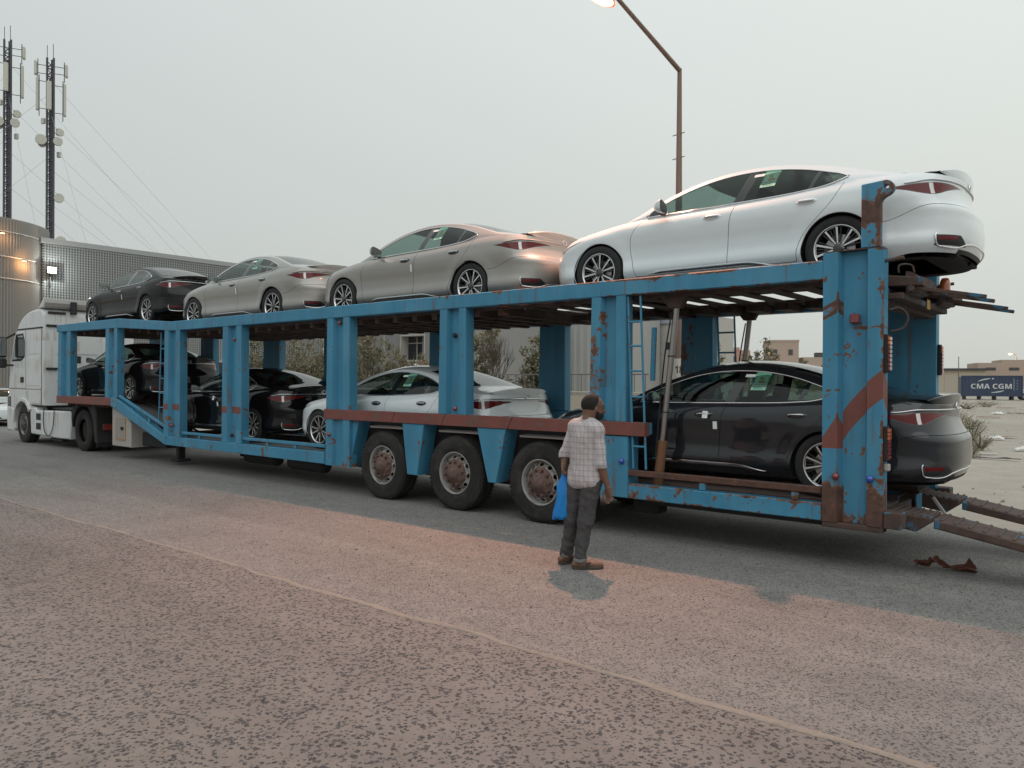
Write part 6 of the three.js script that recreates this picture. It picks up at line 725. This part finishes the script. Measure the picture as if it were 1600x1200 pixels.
  part('shirt', uvAround(nets(shirtD, [-0.34, 0.74, -0.36], [0.40, 1.5, 0.26], 0.0095), 0.06, -0.05), shirtM, man);
  const trouD = (x, y, z) => { const bag = 0.015 + 0.008 * sstep(0.4, 0.12, y) - 0.026 * sstep(0.72, 0.84, y); let d = Math.min(legs(x, y, z, bag), 9) + wr(x, y * 2, z) * (1.8 + 1.6 * sstep(0.3, 0.1, y)); return Math.max(d, 0.075 - y, y - 0.87); };
  part('trousers', uvAround(nets(trouD, [-0.26, 0.06, -0.34], [0.32, 0.95, 0.2], 0.0105), 0.03, -0.05), trou, man);
  part('cuffs', nets((x, y, z) => Math.max(legs(x, y, z, 0.027), 0.068 - y, y - 0.108), [-0.26, 0.05, -0.34], [0.2, 0.13, 0.2], 0.008), mat([0.16, 0.155, 0.15], 0.9), man).userData.kind = 'stuff'; part('collar', (() => { const p = []; for (let i = 0; i < 24; i++) { const a = i / 24 * 6.283; p.push(V(0.086 + Math.cos(a) * 0.066, 1.452 + 0.012 * Math.cos(a + 0.2) * -1, -0.058 + Math.sin(a) * 0.066)); } return tube(p, 0.011, 6, 48, true); })(), mat([0.46, 0.42, 0.42], 0.9), man);
  const sole = (o, a, s) => { const sh = new THREE.Shape(); sh.moveTo(-0.07, -0.035); sh.quadraticCurveTo(0.03, -0.045, 0.12, -0.05); sh.quadraticCurveTo(0.215, -0.05, 0.215, 0.0); sh.quadraticCurveTo(0.21, 0.05, 0.12, 0.048); sh.quadraticCurveTo(0.03, 0.035, -0.07, 0.035); sh.quadraticCurveTo(-0.10, 0, -0.07, -0.035); const g = new THREE.ExtrudeGeometry(sh, { depth: 0.018, bevelEnabled: true, bevelSize: 0.004, bevelThickness: 0.004, bevelSegments: 2 }); g.rotateX(-Math.PI / 2); g.translate(0, 0.004, 0); g.rotateY(a); g.translate(...o); return g; };
  const strap = (o, a) => { const m = new THREE.Matrix4().makeRotationY(a).setPosition(...o), f = (x, y, z) => V(x, y, z).applyMatrix4(m); return merge([tube([f(0.02, 0.02, 0.048), f(0.06, 0.062, 0.03), f(0.125, 0.045, 0.0)], 0.009, 6, 14), tube([f(0.02, 0.02, -0.048), f(0.06, 0.062, -0.03), f(0.125, 0.045, 0.0)], 0.009, 6, 14), tube([f(0.05, 0.02, 0.052), f(0.085, 0.06, 0.0), f(0.05, 0.02, -0.052)], 0.009, 6, 14)]); };
  const sm = mat([0.045, 0.036, 0.03], 0.8); for (const [o, a] of [[[0.012, 0, 0.025], 0.13], [[-0.115, 0, -0.2], 0.6]]) { const s = part('sandal', sole(o, a), sm, man); part('strap', strap(o, a), sm, s); }
  // blue plastic bag hanging from the left hand
  const bagM = mat([0.004, 0.235, 0.66], 0.35, 0, { transmission: 0.25, thickness: 0 }); const N = 36, M = 26; const bg = gridMesh(N, M, (a, b) => { const t = b / M, th = a / N * Math.PI * 2, w = lerp(0.018, 0.078, sstep(0, 0.35, t)) * (1 + 0.06 * Math.sin(t * 9)), d = lerp(0.014, 0.036, sstep(0.05, 0.5, t)) * (t > 0.97 ? 0.4 : 1), f = 1 + 0.10 * Math.sin(th * 5 + t * 3) + 0.07 * Math.sin(th * 9 - t * 5); return [Math.cos(th) * w * f + 0.012 * Math.sin(t * 4) - 0.012 * t, -t * 0.445 + (t > 0.9 ? 0.012 * Math.sin(th * 3) : 0), Math.sin(th) * d * f]; });
  const bt = thing('plastic_bag', 'bright blue plastic bag hanging from the left hand of the man', 'bag', [-4.22, 0, 1.58], 0.6905); const bo = part('bag_body', geo(bg), bagM, bt); bo.position.set(-0.152, 0.905, -0.11); part('bag_handle', merge([tube([[-0.165, 0.90, -0.11], [-0.16, 0.93, -0.12], [-0.148, 0.935, -0.115], [-0.140, 0.90, -0.11]], 0.006, 5, 12)]), bagM, bt);
}
// ---------------------------------------------------------------- rag, litter, far things on the right
{
  const rag = gridMesh(40, 8, (a, b) => { const t = a / 40, s = b / 8 - 0.5, x = -0.24 + t * 0.48, w = 0.10 * (0.5 + 0.5 * Math.sin(t * 7 + 1)) + 0.03; return [x + 0.03 * Math.sin(s * 8 + t * 5), 0.008 + 0.13 * Math.pow(fbm(t * 5 + 3, s * 3 + 1, 3), 2) * (1 + Math.sin(t * 6 + 0.6)) + 0.045 * (1 - 4 * s * s) * (0.4 + 0.6 * Math.sin(t * 9 + 1) ** 2), s * w + 0.05 * Math.sin(t * 5 + 0.8)]; });
  const rm = mat([0.10, 0.032, 0.018], 0.8); const rt = thing('rag', 'crumpled red brown webbing strap lying on the road below the ramps', 'strap', [-1.5, 0, -0.66], 0.3); part('cloth', geo(rag), rm, rt); part('loop', tube([[0.1, 0.02, 0.02], [0.18, 0.05, 0.06], [0.26, 0.02, 0.03], [0.2, 0.01, -0.03], [0.1, 0.03, -0.01]], 0.012, 5, 30), rm, rt);
  // desert shrubs and litter on the sand
  const SH = [[-10.0, -55.9, 0.6, 2.2, 'grey green desert shrub nearest below the left end of the container'], [-9.8, -62.4, 0.5, 2.2, 'grey green desert shrub below the lettering of the container'], [-6.5, -32.2, 0.55, 1.5, 'dry desert shrub just right of the dark grey car boot'], [-5.4, -27.4, 0.5, 1.0, 'small dry shrub among white litter'], [-4.25, -20.0, 0.7, 1.0, 'spiky dry shrub beside the dark car bumper'], [-3.5, -16.4, 0.55, 0.8, 'pale dry shrub above the thin dark plank'], [-3.3, -13.5, 0.45, 0.7, 'lowest dry shrub touching the car bumper in view']];
  SH.forEach(([x, z, h, w, l], i) => tree('desert_shrub', l, x, z, h, w, 520, 120 + i, 0.04 * (1 + 0.02 * -z), 'desert shrubs on the sand lot', [[0.26, 0.24, 0.17], [0.31, 0.28, 0.20], [0.21, 0.205, 0.14]]));
  const pm = mat([0.62, 0.62, 0.60], 0.6), bm = mat([0.24, 0.15, 0.10], 0.85), dm = mat([0.05, 0.045, 0.04], 0.8); const r = rng(8);
  const LI = [[-6.8, -45.4, 0.55, 0, 'white plastic scrap in the middle of the sand lot'], [-5.2, -24.9, 0.35, 0, 'white plastic scrap low beside the dry shrubs'], [-3.75, -21.2, 0.38, 0, 'white plastic bag scrap left of the brown scrap'], [-2.6, -16.9, 0.3, 0, 'white plastic scrap at the right edge of the picture'], [-6.4, -39.2, 0.9, 1, 'flat brown board on the sand in the distance'], [-7.9, -58.3, 1.0, 1, 'brown board lying far back below the container'], [-3.6, -22.4, 0.5, 1, 'brown cardboard scrap beside white plastic'], [-5.9, -46.4, 0.9, 2, 'dark strip of debris at the right edge of the sand'], [-3.13, -14.8, 0.42, 3, 'pale grey metal scrap on the sand'], [-2.66, -13.3, 0.75, 2, 'thin dark plank lying on the sand near the car bumper']];
  for (const [x, z, s, k, l] of LI) { const seed = Math.abs(x * z); const g = k === 0 ? geo(gridMesh(8, 8, (a, b) => { const u = a / 8 - 0.5, v = b / 8 - 0.5; return [u * s * 1.2, 0.03 + s * 0.5 * Math.pow(fbm(u * 5 + seed, v * 5, 3), 2) * (1 - 3 * (u * u + v * v)), v * s * 0.8]; })) : geo(gridMesh(10, 3, (a, b) => { const u = a / 10 * 2 - 1, v = b / 3 * 2 - 1; return [u * s * 0.6, 0.015 + 0.10 * s * fbm(u * 2 + seed, v * 2, 3) * (1 - 0.6 * v * v), v * s * (k === 2 ? 0.08 : 0.26) * (1 - 0.3 * u * u) + 0.06 * s * Math.sin(u * 3 + seed)]; })); single(k === 0 ? 'plastic_scrap' : 'board_scrap', g, [pm, bm, dm, mat([0.36, 0.36, 0.35], 0.5)][k], l, 'litter', [x, 0.04, z], r() * 1.2 - 0.2, 'litter on the sand lot'); }
  const pr = rng(9), peb = []; for (let k = 0; k < 1800; k++) { const z = -4.5 - Math.pow(pr(), 2) * 70, x = -14 + pr() * 18, s = (0.010 + 0.04 * Math.pow(pr(), 4)) * (1 - z * 0.010); const g = new THREE.TetrahedronGeometry(s, 0); g.rotateX(pr() * 6); g.rotateY(pr() * 6); g.translate(x, s * 0.2, z); peb.push(g); } const po = part('pebbles', merge(peb), mat([0.29, 0.255, 0.215], 0.95), scene); po.userData = { kind: 'stuff', label: 'stones and rubble scattered over the sand lot', category: 'stones' };
  // shipping container
  const ct = thing('shipping_container', 'dark blue shipping container lettered CMA CGM on the far side of the sand lot', 'container', [-14.05, 0, -96.1], 0.27); const cm = mat([0.030, 0.048, 0.095], 0.55);
  part('side_wall', ribbed(-3.0, 3.0, 0.42, 2.66, 1.17, 0.28, 0.035), cm, ct); part('shell', cb(-3.0, 3.0, 0.42, 2.64, -1.2, 1.15, 0.02), cm, ct); for (const y of [0.40, 2.66]) part('side_rail', cb(-3.03, 3.03, y, y + 0.12, 1.16, 1.24, 0.01), cm, ct); for (const x of [-3.03, 2.93]) part('corner_post', cb(x, x + 0.1, 0.4, 2.78, 1.15, 1.245, 0.01), cm, ct); for (const x of [-2.7, -1.2, 0.3, 2.0]) part('support_block', cb(x, x + 0.18, 0, 0.4, -1, 1.15, 0.02), mat([0.05, 0.05, 0.05], 0.8), ct);
  const font = await new FontLoader().loadAsync('fonts/droid/droid_sans_bold.typeface.json'); const wm = mat([0.58, 0.60, 0.60], 0.6); const tg = new TextGeometry('CMA CGM', { font, size: 0.56, depth: 0.012, curveSegments: 4, bevelEnabled: false }); tg.computeBoundingBox(); const tw = tg.boundingBox.max.x; tg.scale(4.05 / tw, 1, 1); tg.translate(-2.1, 1.28, 1.225); part('lettering', tg, wm, ct);
  const swoosh = (x0, x1, y0, y1, up) => geo(gridMesh(16, 1, (a, b) => { const t = a / 16, x = lerp(x0, x1, t), y = lerp(y0, y1, up ? Math.sqrt(t) : 1 - Math.sqrt(1 - t)), w = 0.13 * Math.sin(Math.PI * (up ? 0.15 + 0.75 * t : 0.1 + 0.75 * t)); return [x, y + (b - 0.5) * w, 1.228]; })); part('swoosh', swoosh(-1.35, -0.1, 2.05, 2.45, true), wm, ct); part('swoosh', swoosh(-0.05, 1.2, 0.83, 1.12, false), wm, ct); part('star', (() => { const g = new THREE.CircleGeometry(0.09, 8); g.translate(0.12, 2.42, 1.228); return g; })(), wm, ct); part('code_line', cb(2.14, 2.17, 1.1, 2.45, 1.215, 1.228, 0), wm, ct); for (let i = 0; i < 4; i++) part('code_mark', cb(2.4, 2.52, 1.2 + i * 0.3, 1.32 + i * 0.3, 1.215, 1.228, 0), mat([0.2, 0.23, 0.28], 0.6), ct);
  const tr = thing('flat_trailer', 'pale flat trailer frame standing left of the blue container', 'trailer', [-18.6, 0, -97.5], 0.27); part('bed', cb(-2.2, 1.4, 0.42, 0.7, -1, 1, 0.02), mat([0.5, 0.5, 0.48], 0.7), tr); part('rail', cb(-2.2, 1.5, 0.34, 0.41, 0.9, 1.05, 0.01), mat([0.08, 0.08, 0.08], 0.7), tr); for (const x of [-1.6, 1]) part('leg', cb(x, x + 0.15, 0, 0.34, 0.7, 0.95, 0.01), mat([0.05, 0.05, 0.05], 0.8), tr);
  const bw = thing('beige_compound', 'beige low building with flat roof far behind the container', 'building', [-21.5, 0, -136], 0.35); part('wall', cb(-6, 1.5, 0, 4.0, -8, 0), BM.beige, bw); part('roof', cb(-6.3, 1.8, 4.0, 4.35, -8, 0.4), BM.dark, bw); for (const x of [-4.4, -1.6]) part('gate_panel', cb(x, x + 2.4, 0.2, 3.2, 0, 0.06), BM.wall, bw);
  const b2 = thing('tan_villa', 'tan box building far behind the blue container', 'building', [-20, 0, -144], 0.35); part('wall', cb(-2.4, 5.2, 0, 5.4, -8, 0), BM.tan, b2); part('upper_storey', cb(1.2, 5.1, 5.4, 5.9, -7, -0.2), BM.tan, b2); for (const x of [-1.2, 2.2]) part('window', cb(x, x + 1.5, 4.1, 4.6, 0, 0.05), BM.dark, b2);
  const sp = thing('thin_pole', 'thin bare pole standing left of the container', 'pole', [-20.8, 0, -117.5]); part('shaft', bar([0, 0, 0], [0, 5.5, 0], 0.09, 6, 0.05), BM.rail, sp); part('cap', cb(-0.08, 0.08, 5.5, 5.62, -0.08, 0.08), BM.rail, sp);
  for (const [x, z, h, l, I0] of [[-18.4, -158.6, 7.1, 'lit street lamp far off above the right end of the container', 60], [-35.2, -86.4, 5.3, 'lit lamp far off beside the round tree', 30]]) { const t = thing('street_lamp', l, 'street lamp', [x, 0, z], 0, 'far lit street lamps'); part('pole', bar([0, 0, 0], [0, h, 0], 0.11, 8, 0.06), BM.rail, t); part('arm', bar([0, h, 0], [-0.9, h + 0.35, 0.4], 0.05, 6), BM.rail, t); part('lamp_glass', (() => { const g = new THREE.SphereGeometry(0.24, 14, 10); g.scale(1.0, 0.6, 0.7); g.translate(-1.0, h + 0.2, 0.45); return g; })(), new THREE.MeshStandardMaterial({ color: 0x000000, emissive: rgb(1, 0.66, 0.36), emissiveIntensity: 7 }), t); const p = new THREE.PointLight(rgb(1, 0.55, 0.25), I0, 60, 2); p.position.set(x - 1.0, h - 0.15, z + 0.45); p.castShadow = true; scene.add(p); }
  // white off-roader at the right edge
  const sv = thing('off_roader', 'white off-road car cut off by the right edge beside the container', 'car', [-9.6, 0, -97.8], 0.27); const swp = mat([0.62, 0.63, 0.63], 0.4, 0, { clearcoat: 0.6 }); part('body', prism([[-2.3, 0.55], [-2.35, 1.05], [-1.6, 1.2], [2.3, 1.22], [2.35, 0.5]], -0.9, 0.9, 0.06), swp, sv); part('cabin', prism([[-1.25, 1.22], [-0.75, 1.86], [2.1, 1.88], [2.28, 1.22]], -0.8, 0.8, 0.06), CM.gloss, sv); part('roof', prism([[-0.8, 1.84], [-0.7, 1.94], [2.1, 1.95], [2.15, 1.86]], -0.76, 0.76, 0.03), swp, sv); for (const x of [-1.45, 1.4]) for (const z of [-0.82, 0.82]) { const w = part('wheel', (() => { const g = new THREE.CylinderGeometry(0.39, 0.39, 0.26, 24); g.rotateX(Math.PI / 2); return g; })(), CM.tyre, sv); w.position.set(x, 0.39, z); part('rim', (() => { const g = new THREE.CylinderGeometry(0.22, 0.22, 0.28, 16); g.rotateX(Math.PI / 2); return g; })(), CM.steel, w); }
  // white saloon beyond the truck, at the left edge
  const lc = makeCar(PAINT.white, 'white car parked beyond the truck cab at the left edge', [-35.75, 0, -2.9], 0, {}); delete lc.userData.group;
}
renderer.render(scene, camera);
